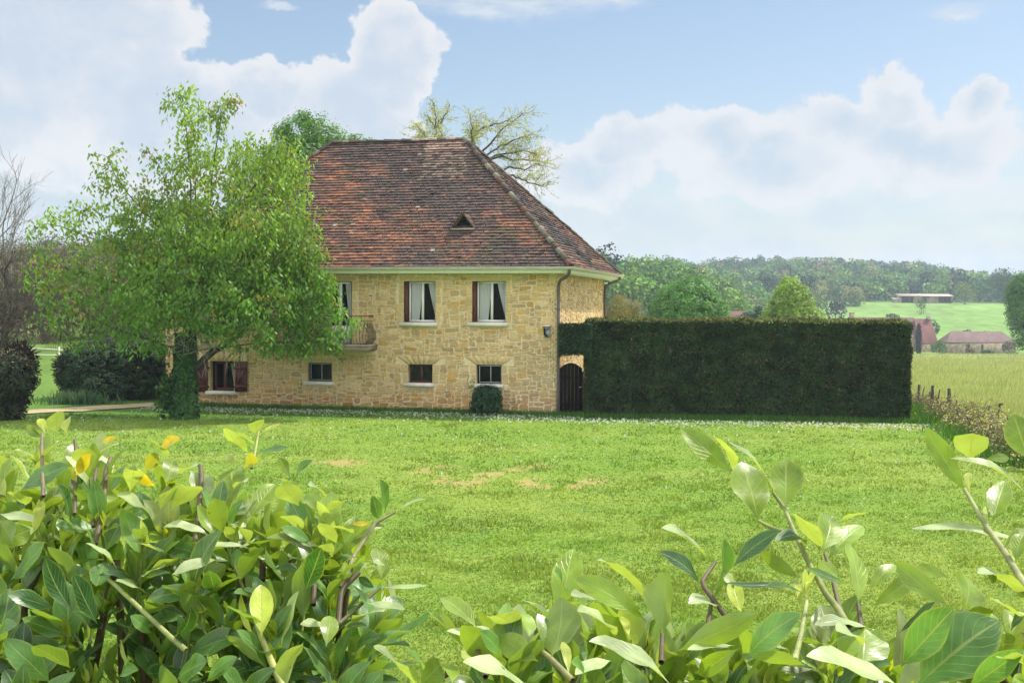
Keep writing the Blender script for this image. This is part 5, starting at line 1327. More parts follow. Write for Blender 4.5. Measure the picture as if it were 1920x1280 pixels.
# ------------------------------------------------------------------ far farm buildings
def gable(H, x0, x1, y0, y1, z0, ze, zr, wallcol, roofcol, hipl=0.0, hipr=0.0, ov=.25):
    w = MB(); w.box((x0, y0, z0), (x1, y1, ze), wallcol); ym = (y0 + y1) / 2
    if not hipl: w.add([(x0, y0, ze), (x0, y1, ze), (x0, ym, zr)], [(0, 1, 2)], wallcol)
    if not hipr: w.add([(x1, y0, ze), (x1, y1, ze), (x1, ym, zr)], [(0, 1, 2)], wallcol)
    w.build('wall', M['farwall'], H)
    a, b, c, d = x0 - ov, x1 + ov, y0 - ov, y1 + ov; k = ov * (zr - ze) / ((y1 - y0) / 2); e = ze - k; t = .16
    rl, rr = a + hipl, b - hipr; m = MB()
    m.add([(a, c, e), (b, c, e), (rr, ym, zr), (rl, ym, zr), (b, d, e), (a, d, e)], [(0, 1, 2, 3), (4, 5, 3, 2), (1, 4, 2, 2)[:3], (5, 0, 3)][:2], roofcol)
    m.add([(a, c, e), (a, d, e), (rl, ym, zr)], [(1, 0, 2)], roofcol); m.add([(b, c, e), (b, d, e), (rr, ym, zr)], [(0, 1, 2)], roofcol)
    m.add([(a, c, e - t), (b, c, e - t), (b, c, e), (a, c, e), (a, d, e - t), (b, d, e - t), (b, d, e), (a, d, e)], [(0, 1, 2, 3), (5, 4, 7, 6), (4, 0, 3, 7), (1, 5, 6, 2)], (.12, .09, .07))
    return m.build('roof', M['farroof'], H)


def farm():
    M['farwall'] = surf('far_stone', None, .9, .2, .3, .9, .6, 3.0, 0, (.25, .20, .14), 1.6, .5, .62, bdist=.1)
    m, t, out = base_mat('far_tiles'); a = t.new('ShaderNodeAttribute', attribute_name='Col'); tc = t.new('ShaderNodeTexCoord'); n = t.noise(tc.outputs['Object'], .7, 6, .7); k = t.smooth(n, .25, .75, .7, 1.3)
    wv = t.new('ShaderNodeTexWave', bands_direction='Z'); wv.inputs['Scale'].default_value = 1.6; wv.inputs['Distortion'].default_value = 1.0; t.l.new(tc.outputs['Object'], wv.inputs[0])
    p = t.new('ShaderNodeBsdfPrincipled'); t.put(p.inputs['Base Color'], t.mix(1.0, a.outputs['Color'], t.comb(k, k, k), 'MULTIPLY')); p.inputs['Roughness'].default_value = .9
    b = t.new('ShaderNodeBump'); b.inputs['Distance'].default_value = .06; t.l.new(wv.outputs[0], b.inputs['Height']); t.l.new(b.outputs[0], p.inputs['Normal']); t.l.new(p.outputs[0], out.inputs[0]); M['farroof'] = m
    def box(px0, px1, d): return (px0 - PX) * d / F, (px1 - PX) * d / F
    Z = lambda py, d: float(at(1750, py, d)[2])
    # farmhouse: a long ridge and, at its right end, a taller steep roofed block
    d = 330; x0, x1 = box(1600, 1722, d); g = float(gz(x1, d)) - .6; H = thing('farmhouse', 'long red roofed farmhouse showing its ridge above the end of the clipped hedge', 'house', (0, d, 0)); ROOT.pop(H.name); H.location = (0, 0, 0)
    rf = gable(H, x0, x1 - .05, d + 1, d + 8, g, Z(626, d), Z(595.5, d), (.46, .36, .22), (.13, .070, .058))
    for px, py in ((1606, 591),): q = MB(); cx = (px - PX) * d / F; q.box((cx - .55, d + 4.2, Z(600, d)), (cx + .55, d + 5.2, Z(588.5, d)), (.40, .32, .22)); q.box((cx - .7, d + 4.1, Z(588.5, d)), (cx + .7, d + 5.3, Z(587, d)), (.2, .15, .12)); q.build('chimney', M['farwall'], H)
    x2, x3 = box(1722, 1755, d); rf = gable(H, x2, x3, d - 1, d + 7.6, g, Z(641, d), Z(597.5, d), (.50, .40, .26), (.155, .062, .058), .15, .5)
    rf['label'] = 'steep wine red roof of the right hand block'
    cx = (1749 - PX) * d / F; q = MB(); q.box((cx - .42, d + 3, Z(600, d)), (cx + .42, d + 3.9, Z(594, d)), (.46, .42, .36)); q.box((cx - .55, d + 2.9, Z(593.9, d)), (cx + .55, d + 4, Z(592, d)), (.5, .48, .44)); q.build('chimney', M['farwall'], H)
    d = 324; x0, x1 = box(1777, 1905, d); g = float(gz(x0, d)) - .6; H = thing('low_barn', 'low stone barn with a hipped dull brown roof beyond the hay field', 'barn', (0, 0, 0), local=True)
    gable(H, x0, x1, d, d + 7.5, g, Z(640, d), Z(621, d), (.40, .32, .22), (.150, .098, .088), 2.4, 2.4)
    r = np.random.default_rng(5)
    for cx in np.linspace(x0 + 1.5, x1 - 1.2, 9): w = r.uniform(.5, 1.3); MB().box((cx - w / 2, d - .03, g + .9 + r.uniform(.3, .9)), (cx + w / 2, d + .02, Z(643, d) - r.uniform(.1, .6)), np.array([.55, .43, .28]) * r.uniform(.8, 1.1) if r.random() < .6 else np.array([.06, .045, .04])).build('wall_patch', M['farwall'], H)
    d = 150; x0, x1 = box(1368, 1412, d); H = thing('red_roofed_cottage', 'red tiled roof peeping over the hedge between the two round trees', 'house', (0, 0, 0), local=True); zg = float(gz(x0, d))
    gable(H, x0, x1, d + 4, d + 10, zg - .3, Z(606, d), Z(585, d), (.42, .34, .22), (.120, .058, .050))
    # long barn up the hill
    d = 575; x0, x1 = box(1688, 1786, d); H = thing('hill_barn', 'long low open fronted barn with a pale tin roof high on the hill', 'barn', (0, 0, 0), local=True); g = float(gz((x0 + x1) / 2, d)); zt = max(g + 3.6, Z(553, d))
    q = MB(); q.box((x0, d + 6, g - .8), (x1, d + 6.3, zt - .3), (.13, .10, .08)); q.box((x0, d, g - .8), (x0 + .3, d + 6, zt - .4), (.30, .24, .18)); q.box((x1 - .3, d, g - .8), (x1, d + 6, zt - .4), (.30, .24, .18)); q.box((x0 + 6, d + .2, g - .8), (x0 + 9.5, d + .5, zt - .5), (.42, .33, .25)); q.box((x0 + 12, d + .2, g - .8), (x0 + 17.5, d + .5, zt - .5), (.40, .30, .23))
    q.build('wall', M['farwall'], H)
    q = MB(); q.add([(x0 - .4, d - .8, zt - .45), (x1 + .4, d - .8, zt - .45), (x1 + .4, d + 6.6, zt + .55), (x0 - .4, d + 6.6, zt + .55), (x0 - .4, d - .8, zt - .70), (x1 + .4, d - .8, zt - .70), (x1 + .4, d + 6.6, zt + .3), (x0 - .4, d + 6.6, zt + .3)], [(0, 1, 2, 3), (4, 7, 6, 5), (0, 4, 5, 1), (1, 5, 6, 2), (2, 6, 7, 3), (3, 7, 4, 0)], (.46, .37, .31)); q.build('roof', M['farroof'], H)
    for i, u in enumerate(np.linspace(x0 + .5, x1 - .5, 7)): MB().box((u - .12, d - .3, g - .8), (u + .12, d - .05, zt - .42), (.2, .16, .13)).build('post', M['farwall'], H)
    sx0, sx1 = box(1676, 1692, d); gs_ = float(gz(sx0, d)); H = thing('lean_to_shed', 'small low shed at the left end of the long hill barn', 'shed', (0, 0, 0), local=True)
    MB().box((sx0, d - .3, gs_ - .8), (sx1 - .6, d + 3, gs_ + 1.7), (.30, .26, .2)).build('wall', M['farwall'], H); MB().add([(sx0 - .3, d - .8, gs_ + 1.7), (sx1 - .5, d - .8, gs_ + 1.7), (sx1 - .5, d + 3.4, gs_ + 2.3), (sx0 - .3, d + 3.4, gs_ + 2.3), (sx0 - .3, d - .8, gs_ + 1.5), (sx1 - .5, d - .8, gs_ + 1.5), (sx1 - .5, d + 3.4, gs_ + 2.1), (sx0 - .3, d + 3.4, gs_ + 2.1)], [(0, 1, 2, 3), (0, 4, 5, 1), (1, 5, 6, 2), (3, 7, 4, 0), (2, 6, 7, 3)], (.40, .36, .32)).build('roof', M['farroof'], H)


# ------------------------------------------------------------------ fence with brambles, rails
def fence():
    r = np.random.default_rng(91); wood = surf('old_post', (.075, .062, .05), .95, .1, .4, 9.0, .6, 25.0)
    for px, pb, pt, lean, lab in ((1721, 755, 721, .06, 'weathered fence post nearest the end of the clipped hedge'), (1747, 768, 722, .035, 'thin weathered fence post, middle one of the three standing clear'), (1780, 788, 728, -.01, 'thicker weathered fence post where the brambles begin')):
        x, d = _pt(px, pb); z = float(gz(x, d)); top = at(px, pt, d)[2]; k = (top - z); q = MB(); w = .062
        P = np.array([(x, d, z - .15), (x + lean * k * .5, d, z + k * .5), (x + lean * k, d, z + k)]); q.tube(P, [w, w * .95, w * .85], 6); o = q.build('fence_post', wood); tag(o, lab, 'fence post', 'posts of the old field fence')
    # brambles along the rest of the line: arching dead canes with young leaf
    for name, lab, y0, y1, n, seed in (('bramble_bush', 'brown bramble tangle with sparse leaf around the fence posts', 40.5, 47.5, 70, 92), ('bramble_bush', 'large tawny bramble mound with pale yellow leaf, nearer the viewer along the fence', 26.0, 40.5, 210, 93)):
        q = np.random.default_rng(seed); ym = (y0 + y1) / 2; b = (fence_x(ym), ym, float(gz(fence_x(ym), ym))); T = thing(name, lab, 'bramble', b); cn = MB(); lf = MB()
        for i in range(n):
            y = q.uniform(y0, y1); x = fence_x(y) + q.normal(0, .28); z = float(gz(x, y)); a = q.uniform(0, 2 * np.pi); L = q.uniform(.4, 1.15); hh = q.uniform(.30, .80) * (.75 if y > 40 else 1.0)
            t = np.linspace(0, 1, 8); P = np.stack([x + math.cos(a) * L * t * .8 + q.normal(0, .02, 8), y + math.sin(a) * L * t * 1.3 + q.normal(0, .02, 8), z + hh * np.sin(t * 2.5) * 1.05], -1); cn.tube(P, np.linspace(.012, .005, 8), 4, np.array([.15, .105, .075]) * q.uniform(.5, 1.4), cap=False)
            for k in range(3): A = P[q.integers(2, 8, 5)]; twigs(cn, q, A, A + unit(q.normal(0, 1, (5, 3))) * q.uniform(.08, .3, (5, 1)), .005, np.array([.17, .13, .10]))
            m = int(q.integers(14, 40)) if seed == 93 else int(q.integers(4, 16)); A = P[q.integers(3, 8, m)] + q.normal(0, .09, (m, 3)); spray(lf, A, unit(q.normal(0, .5, (m, 3)) + (0, 0, 1)), q, .075, .05, np.array([.37, .37, .15]) if q.random() < .5 else np.array([.22, .29, .06]), .3)
        for i in range(9): y = q.uniform(y0, y1); x = fence_x(y) + q.normal(0, .1); z = float(gz(x, y)); limb(cn, q, (x, y, z - .05), (x + q.normal(0, .2), y + q.normal(0, .2), z + q.uniform(.5, .85)), .035, .02, 5, (.09, .07, .055))
        cn.build('canes', M['bark'], T); lf.build('leaves', M['leaf'], T)
    # a broken post leaning out of the brambles
    x, d = _pt(1868, 800); z = float(gz(x, d)); q = MB(); q.tube([(x, d, z), (x + .10, d, z + .75)], .028, 6); q.box((x + .02, d - .03, z + .74), (x + .19, d + .03, z + .80)); o = q.build('iron_stake', M['iron']); tag(o, 'thin iron stake with a flat head leaning out of the bramble mound', 'stake')
    # pale rails across the grass beyond the path
    d = 74; q = thing('rail_fence', 'low pale two rail fence across the grass between the two dark hedges', 'fence', ground_at(85, d)); a, b = ground_at(52, d), ground_at(118, d)
    for k, zz in enumerate((.25, .55)): MB().tube([a + (0, 0, zz + .1 * k), b + (0, 0, zz)], .035, 6).build('rail', M['sill'], q)
    for t_ in (.1, .9): p = a + (b - a) * t_; MB().tube([p - (0, 0, .2), p + (0, 0, .72)], .045, 6).build('post', M['sill'], q)


near_trees(); hills(); farm(); fence()

# ------------------------------------------------------------------ the laurels close to the viewer
LEAFCOL = dict(b=(.205, .315, .028), p=(.40, .49, .24), d=(.036, .108, .030), g=(.115, .250, .062), y=(.42, .50, .055), Y=(.60, .46, .025))


def leaves3(mb, B, Tp, Nn, Wd, C, r, curl=.08, fold=.28, wave=.13):
    """whole leaves: blade bent along its midrib, pointed, a little folded and waved"""
    B, Tp, Nn = (np.asarray(q, float) for q in (B, Tp, Nn)); n = len(B); A = Tp - B; L = np.linalg.norm(A, axis=1, keepdims=True); D = A / L
    Nn = unit(Nn - (Nn * D).sum(1, keepdims=True) * D); S = np.cross(D, Nn)
    t = np.array([0, .07, .16, .28, .42, .56, .70, .82, .91, .97, 1.0]); s = np.array([-1, -.5, 0, .5, 1.0])
    sh = np.array([.035, .09, .36, .68, .92, 1.0, .93, .70, .43, .18, .0]); sh[1:-1] *= 1
    cu = np.broadcast_to(curl, (n,)); fo = np.broadcast_to(fold, (n,)); ph = r.uniform(0, 6.28, n)
    w = (np.asarray(Wd) / 2)[:, None] * sh[None]
    tt, ss = np.meshgrid(t, s, indexing='ij')
    bend = (cu[:, None] * L * 4 * (t * (1 - t))[None])
    wv = wave * np.sin(tt[None] * 11 + ph[:, None, None]) * np.abs(ss)[None]
    P = B[:, None, None] + A[:, None, None] * tt[None, ..., None] + S[:, None, None] * (ss[None] * w[:, :, None])[..., None] + Nn[:, None, None] * (bend[:, :, None] + w[:, :, None] * (np.abs(ss)[None] * fo[:, None, None] + wv))[..., None]
    m = len(t) * len(s); g = grid_faces(len(t), len(s)); Fc = (np.arange(n)[:, None, None] * m + g[None]).reshape(-1, 4)
    uv = np.stack([tt, (ss + 1) / 2], -1).reshape(-1, 2)
    mb.add(P.reshape(-1, 3), Fc, np.repeat(np.asarray(C, float), len(g), 0), np.tile(uv, (n, 1)))


def shoot(mb, st, r, p, dv, L, n, leaf, cols, bud=True, rad=.0035, droop=.0):
    """a stem with leaves set spirally, ending in a bunch of young upright leaflets"""
    k = 7; q = unit(dv); P = [np.asarray(p, float)]
    for i in range(k): q = unit(q + r.normal(0, .07, 3) + (0, 0, .03)); P.append(P[-1] + q * L / k)
    P = np.array(P); st.tube(P, np.linspace(rad, rad * .6, k + 1), 5, (.16, .20, .05) if rad < .0045 else (.10, .07, .045), cap=False)
    a0 = r.uniform(0, 6.28); X = unit(np.cross(q, (0.3, .2, 1))); Y = np.cross(q, X); Bs, Ts, Ns, Ws, Cs = [], [], [], [], []
    for i in range(n):
        u = .18 + .80 * i / max(n - 1, 1); o = P[0] + (P[-1] - P[0]) * u; o = np.array([np.interp(u * k, np.arange(k + 1), P[:, j]) for j in range(3)])
        a = a0 + i * 2.4; rd = np.cos(a) * X + np.sin(a) * Y; op = r.uniform(.75, 1.2) * (1.25 - .65 * u); d = unit(q * math.cos(op) + rd * math.sin(op) + np.array([0, 0, .12 - droop]))
        l = leaf * r.uniform(.55, 1.25); nn = unit(q * math.sin(op) - rd * math.cos(op) + np.array([0, 0, .35]) + r.normal(0, .25, 3))
        Bs.append(o); Ts.append(o + d * l); Ns.append(nn); Ws.append(l * r.uniform(.33, .46)); Cs.append((np.asarray(cols[min(int(u * len(cols)), len(cols) - 1)]) if r.random() < .72 or cols[0][1] < .13 else np.asarray(LEAFCOL['p' if r.random() < .6 else 'g'])) * r.uniform(.65, 1.3))
    leaves3(mb, Bs, Ts, Ns, Ws, Cs, r, r.normal(.06, .06, n), r.uniform(.1, .42, n))
    if bud:
        m = int(r.integers(4, 8)); d = unit(q + r.normal(0, .22, (m, 3)) + (0, 0, .25)); l = r.uniform(.028, .06, m); B = P[-1] + r.normal(0, .004, (m, 3)) - q * .01
        leaves3(mb, B, B + d * l[:, None], unit(np.cross(d, rand_unit(r, m))), l * .30, np.asarray(LEAFCOL['y']) * r.uniform(.75, 1.15, (m, 1)), r, .05, .6)


def listed(mb, st, r, rows, ox, oy, k, dfun):
    """leaves read off the photograph: base, tip and width in a crop's pixels, kind; each gets its own distance, tilt and true size"""
    Bs, Ts, Ns, Ws, Cs = [], [], [], [], []
    for x0, y0, x1, y1, w, kind in rows:
        a = (ox + x0 / k, oy + y0 / k); b = (ox + x1 / k, oy + y1 / k); d = dfun(*a) + r.normal(0, .05); lp = math.hypot(b[0] - a[0], b[1] - a[1])
        full = .135; dz = min(.10, math.sqrt(max(full ** 2 - (lp * d / F) ** 2, 0))) * (1 if kind in 'by' else -1) * r.uniform(.3, .9)
        B, T_ = at(a[0], a[1], d), at(b[0], b[1], d + dz); D = unit(T_ - B); wd = w / k * d / F
        if kind == 'p': nn = np.array([r.normal(0, .25), -.25, 1.0]); wd = min(wd * 1.55, .058)
        elif kind in 'bY': nn = np.array([r.normal(0, .4), -1.0 if r.random() < .75 else 1.0, .35])
        elif kind == 'g': nn = np.array([r.normal(0, .3), -.9, .75])
        else: nn = np.array([r.normal(0, .4), -.7, .8])
        Bs.append(B); Ts.append(T_); Ns.append(nn); Ws.append(wd); Cs.append(np.asarray(LEAFCOL[kind]) * r.uniform(.85, 1.2))
    n = len(Bs); leaves3(mb, Bs, Ts, Ns, Ws, Cs, r, r.normal(.05, .05, n), r.uniform(.08, .32, n))


def stalk(st, pts, ox, oy, k, dfun, r0, r1, col=(.20, .22, .06)):
    P = np.array([at(ox + x / k, oy + y / k, dfun(ox + x / k, oy + y / k)) for x, y in pts]); s = np.linspace(0, len(P) - 1, 4 * len(P)); P = np.stack([np.interp(s, np.arange(len(P)), P[:, i]) for i in range(3)], -1)
    st.tube(P, np.linspace(r0, r1, len(P)), 6, col, cap=False)


def laurels():
    # ---------------- right hand bush
    r = np.random.default_rng(101); b = np.array([.75, 1.95, float(gz(.75, 1.95))]); T = thing('cherry_laurel', 'close cherry laurel with big backlit yellow green leaves, filling the lower right corner', 'shrub', b); lf, st = MB(), MB()
    df = lambda x, y: float(np.interp(y, [780, 1000, 1280], [2.35, 2.05, 1.62]))
    A = [(340, 280, 92, 60, 118, 'b'), (352, 285, 250, 95, 60, 'p'), (462, 500, 385, 218, 215, 'b'), (555, 400, 320, 122, 70, 'p'), (597, 430, 600, 205, 172, 'b'), (770, 650, 805, 478, 150, 'b'), (800, 685, 965, 525, 120, 'b'), (850, 505, 990, 460, 40, 'p'), (760, 650, 645, 470, 95, 'p'),
         (220, 685, 0, 535, 85, 'p'), (185, 805, -10, 650, 100, 'd'), (238, 890, 300, 588, 150, 'g'), (345, 720, 570, 548, 100, 'd'), (690, 640, 545, 600, 90, 'd'), (665, 775, 470, 650, 75, 'b'), (620, 795, 310, 800, 40, 'd'), (690, 860, 505, 820, 85, 'd'), (690, 850, 745, 712, 46, 'y'), (662, 910, 640, 780, 42, 'y'), (700, 880, 690, 730, 36, 'y'), (945, 905, 895, 600, 145, 'b'), (1000, 835, 1125, 712, 75, 'b'), (1008, 912, 1215, 755, 95, 'b'), (1375, 912, 1112, 698, 112, 'b'), (1375, 775, 1230, 715, 60, 'b'),
         (1448, 935, 1462, 765, 235, 'b'), (1741, 900, 1520, 755, 130, 'p'), (1140, 1040, 1315, 890, 72, 'd'), (1150, 1200, 1405, 920, 185, 'g'), (1225, 1300, 1625, 980, 320, 'g'), (1150, 1300, 695, 1150, 175, 'p'), (965, 1190, 972, 1015, 255, 'b'), (415, 1150, 668, 948, 150, 'g'), (75, 1125, 462, 948, 135, 'b'), (5, 1045, 25, 748, 215, 'b'), (692, 1195, 430, 1155, 75, 'b'), (350, 1100, 125, 1120, 60, 'p'), (372, 1112, 180, 1240, 95, 'b'), (385, 945, 335, 778, 80, 'y'), (620, 1150, 498, 1085, 70, 'p'), (1000, 1020, 735, 1000, 80, 'p'), (810, 1150, 690, 1090, 80, 'b'),
         (1480, 1300, 1741, 1120, 120, 'g'), (1741, 1190, 1625, 1160, 70, 'p'), (1741, 1090, 1620, 1100, 110, 'b'), (1600, 930, 1480, 990, 120, 'b'), (1720, 960, 1610, 890, 110, 'p'), (1560, 720, 1590, 800, 60, 'g'), (260, 930, 130, 900, 70, 'p'), (1680, 1020, 1741, 960, 90, 'd'), (960, 1100, 840, 1030, 90, 'p'), (350, 830, 300, 720, 60, 'b'), (850, 790, 760, 700, 70, 'b'), (880, 800, 700, 730, 50, 'g'),
         (1462, 362, 1268, 52, 112, 'b'), (1482, 215, 1492, 82, 125, 'p'), (1770, 400, 1388, 203, 66, 'p'), (1770, 615, 1195, 540, 62, 'p'), (1590, 500, 1650, 310, 120, 'b'), (1765, 215, 1690, -10, 150, 'b'), (1555, 205, 1668, 200, 45, 'b'), (1480, 360, 1475, 270, 40, 'y'), (1560, 520, 1555, 430, 30, 'y'), (1700, 700, 1741, 560, 90, 'b'), (1640, 640, 1741, 540, 60, 'b'), (1690, 720, 1690, 640, 36, 'y')]
    listed(lf, st, r, A, 1240, 780, 2.56, df)
    Bq = [(548, 1015, 375, 868, 115, 'b'), (950, 880, 922, 742, 140, 'g'), (805, 1105, 402, 1030, 80, 'p'), (905, 1150, 955, 868, 225, 'b'), (800, 1060, 768, 938, 105, 'b'), (742, 1030, 632, 955, 95, 'p'), (1362, 985, 1008, 775, 118, 'b'), (1352, 880, 1125, 690, 85, 'p'), (1242, 965, 1085, 908, 65, 'b'), (1215, 1075, 1030, 935, 165, 'p'), (1490, 1300, 1085, 1080, 185, 'p'), (255, 1300, 58, 1115, 180, 'p'), (265, 1300, 388, 1175, 135, 'b'), (800, 1300, 480, 1180, 150, 'p'), (842, 1175, 655, 1060, 130, 'b'), (1192, 1172, 1020, 1240, 62, 'p'), (480, 1110, 375, 940, 40, 'y'), (660, 1140, 560, 1030, 90, 'g'), (1120, 880, 1000, 860, 60, 'p'), (990, 1240, 960, 1080, 50, 'y'), (1280, 1060, 1240, 960, 46, 'y'), (520, 1190, 480, 1120, 44, 'y'), (1060, 1280, 1000, 1180, 110, 'g'), (290, 1220, 215, 1130, 70, 'g'), (430, 1280, 400, 1190, 100, 'b'), (1160, 1290, 1240, 1230, 70, 'b'), (640, 1300, 700, 1190, 120, 'g')]
    listed(lf, st, r, Bq, 680, 780, 2.56, df)
    dk = (.085, .066, .032)
    for pts, r0, r1, c in (([(900, 1010), (845, 920), (790, 850), (700, 690), (640, 560), (590, 440), (540, 370)], .006, .0032, (.20, .23, .07)), ([(880, 980), (850, 900), (810, 730), (785, 660)], .004, .003, (.13, .11, .06)), ([(600, 560), (520, 530), (465, 500)], .0032, .0025, (.2, .22, .06)), ([(640, 1170), (670, 1050), (700, 880)], .0045, .0035, (.26, .30, .10)), ([(1770, 850), (1640, 640), (1560, 530), (1455, 350)], .0065, .0035, (.24, .26, .10)), ([(1440, 1050), (1450, 930)], .004, .003, dk), ([(960, 1010), (945, 900)], .004, .003, dk), ([(225, 1000), (240, 890)], .004, .003, dk), ([(370, 1040), (190, 800), (260, 700)], .0045, .003, dk), ([(0, 1180), (5, 1045)], .004, .003, dk)): stalk(st, pts, 1240, 780, 2.56, df, r0, r1, c)
    for pts, r0, r1, c in (([(1010, 1270), (890, 1150), (780, 1080)], .0045, .0035, (.22, .22, .09)), ([(590, 1250), (555, 1130), (530, 1030)], .004, .003, dk), ([(960, 980), (950, 880)], .003, .003, dk)): stalk(st, pts, 680, 780, 2.56, df, r0, r1, c)
    # body of the bush below
    n = 0
    for i in range(250):
        px = r.uniform(800, 2300); py = r.uniform(1140, 1450) + 190 * (1 - sstep(px, 840, 1060)); d = df(px, py) + r.uniform(.06, .60); p = at(px, py + 120, d)
        lo = sstep(py, 1120, 1400); c1 = np.array(LEAFCOL['g']) * (1 - lo) + np.array(LEAFCOL['d']) * lo; c2 = np.array(LEAFCOL['b']) * 1.1 * (1 - .6 * lo) + np.array(LEAFCOL['g']) * .6 * lo  # leaves darken downwards, the bush's inner shade mixed into their colour
        if py < 1230 and px < 1950 and r.random() < .6: continue
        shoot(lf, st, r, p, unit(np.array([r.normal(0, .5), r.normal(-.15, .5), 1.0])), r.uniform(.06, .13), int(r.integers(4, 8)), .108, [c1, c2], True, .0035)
    for i in range(10): px = 800 + i * 125; a = at(px, 1500, 1.95); st.tube([np.array([a[0], 1.95, float(gz(a[0], 1.95)) - .02]), a + (r.normal(0, .05), 0, .1), at(px + r.normal(0, 60), 1250, 1.95)], [.014, .010, .006], 6, dk, cap=False)
    lf.build('foliage', M['laurel'], T, True); st.build('stems', M['stem'], T, True)
    # ---------------- left hand bush
    r = np.random.default_rng(103); b = np.array([-.85, 2.75, float(gz(-.85, 2.75))]); T = thing('cherry_laurel', 'glossy cherry laurel mound with dark lower leaves and cut stems, filling the lower left corner', 'shrub', b); lf, st = MB(), MB()
    dl = lambda x, y: float(np.interp(y, [780, 950, 1280], [3.0, 2.75, 2.35]))
    A = [(160, 285, 322, 128, 105, 'p'), (95, 392, 322, 278, 115, 'g'), (268, 130, 262, 28, 60, 'p'), (310, 132, 318, 62, 62, 'y'), (210, 130, 180, 60, 40, 'y'), (225, 140, 240, 50, 40, 'y'), (200, 150, 122, 92, 44, 'b'), (430, 282, 548, 180, 85, 'p'), (470, 170, 535, 150, 34, 'Y'), (770, 245, 700, 160, 62, 'p'), (745, 195, 832, 150, 58, 'Y'), (670, 305, 722, 220, 64, 'Y'), (722, 372, 640, 290, 56, 'Y'), (772, 352, 800, 245, 85, 'b'), (700, 502, 540, 415, 85, 'p'), (740, 485, 835, 358, 88, 'p'), (790, 485, 928, 372, 74, 'p'), (880, 300, 970, 412, 90, 'p'), (830, 320, 905, 280, 50, 'p'), (1075, 402, 1070, 295, 125, 'b'), (1080, 385, 1140, 350, 40, 'p'),
         (972, 605, 755, 560, 62, 'p'), (788, 690, 610, 625, 72, 'p'), (50, 805, 205, 635, 130, 'g'), (335, 950, 208, 700, 110, 'd'), (448, 1005, 338, 775, 110, 'd'), (250, 935, 35, 870, 95, 'd'), (338, 1065, 100, 980, 80, 'g'), (942, 842, 680, 892, 88, 'g'), (235, 1280, 20, 1075, 125, 'g'), (325, 1210, 150, 1110, 130, 'd'), (552, 778, 395, 635, 60, 'p'), (682, 880, 535, 810, 72, 'p'), (820, 1260, 955, 1180, 130, 'g'), (955, 1275, 1098, 1160, 85, 'g'), (1005, 712, 800, 780, 45, 'p'), (930, 830, 1045, 735, 100, 'b'), (385, 420, 545, 425, 60, 'b'), (370, 480, 480, 400, 90, 'b'), (320, 550, 265, 360, 90, 'd'), (0, 500, 155, 535, 60, 'p'), (60, 640, 0, 540, 130, 'b'), (0, 640, 140, 570, 110, 'b'), (480, 700, 400, 540, 80, 'g'), (660, 790, 760, 740, 90, 'p'), (700, 780, 830, 700, 100, 'p'), (1100, 640, 1010, 550, 60, 'p'), (1160, 660, 930, 650, 36, 'p'), (0, 370, 50, 240, 80, 'b'), (30, 420, 0, 330, 70, 'y'),
         (120, 460, 60, 400, 70, 'p'), (160, 600, 200, 440, 60, 'y'), (185, 560, 180, 430, 40, 'y'), (420, 310, 360, 200, 70, 'p'), (580, 330, 500, 320, 60, 'g'), (600, 400, 620, 300, 60, 'p'), (350, 320, 420, 220, 60, 'Y'), (360, 330, 330, 300, 60, 'Y'), (0, 1090, 80, 1010, 90, 'g'), (400, 1090, 340, 950, 70, 'd'), (800, 1060, 880, 930, 110, 'd'), (610, 1210, 560, 1080, 90, 'd'), (860, 760, 1000, 700, 90, 'b'), (560, 1240, 640, 1220, 70, 'g'), (690, 1050, 600, 970, 70, 'g')]
    listed(lf, st, r, A, 0, 760, 2.4625, dl)
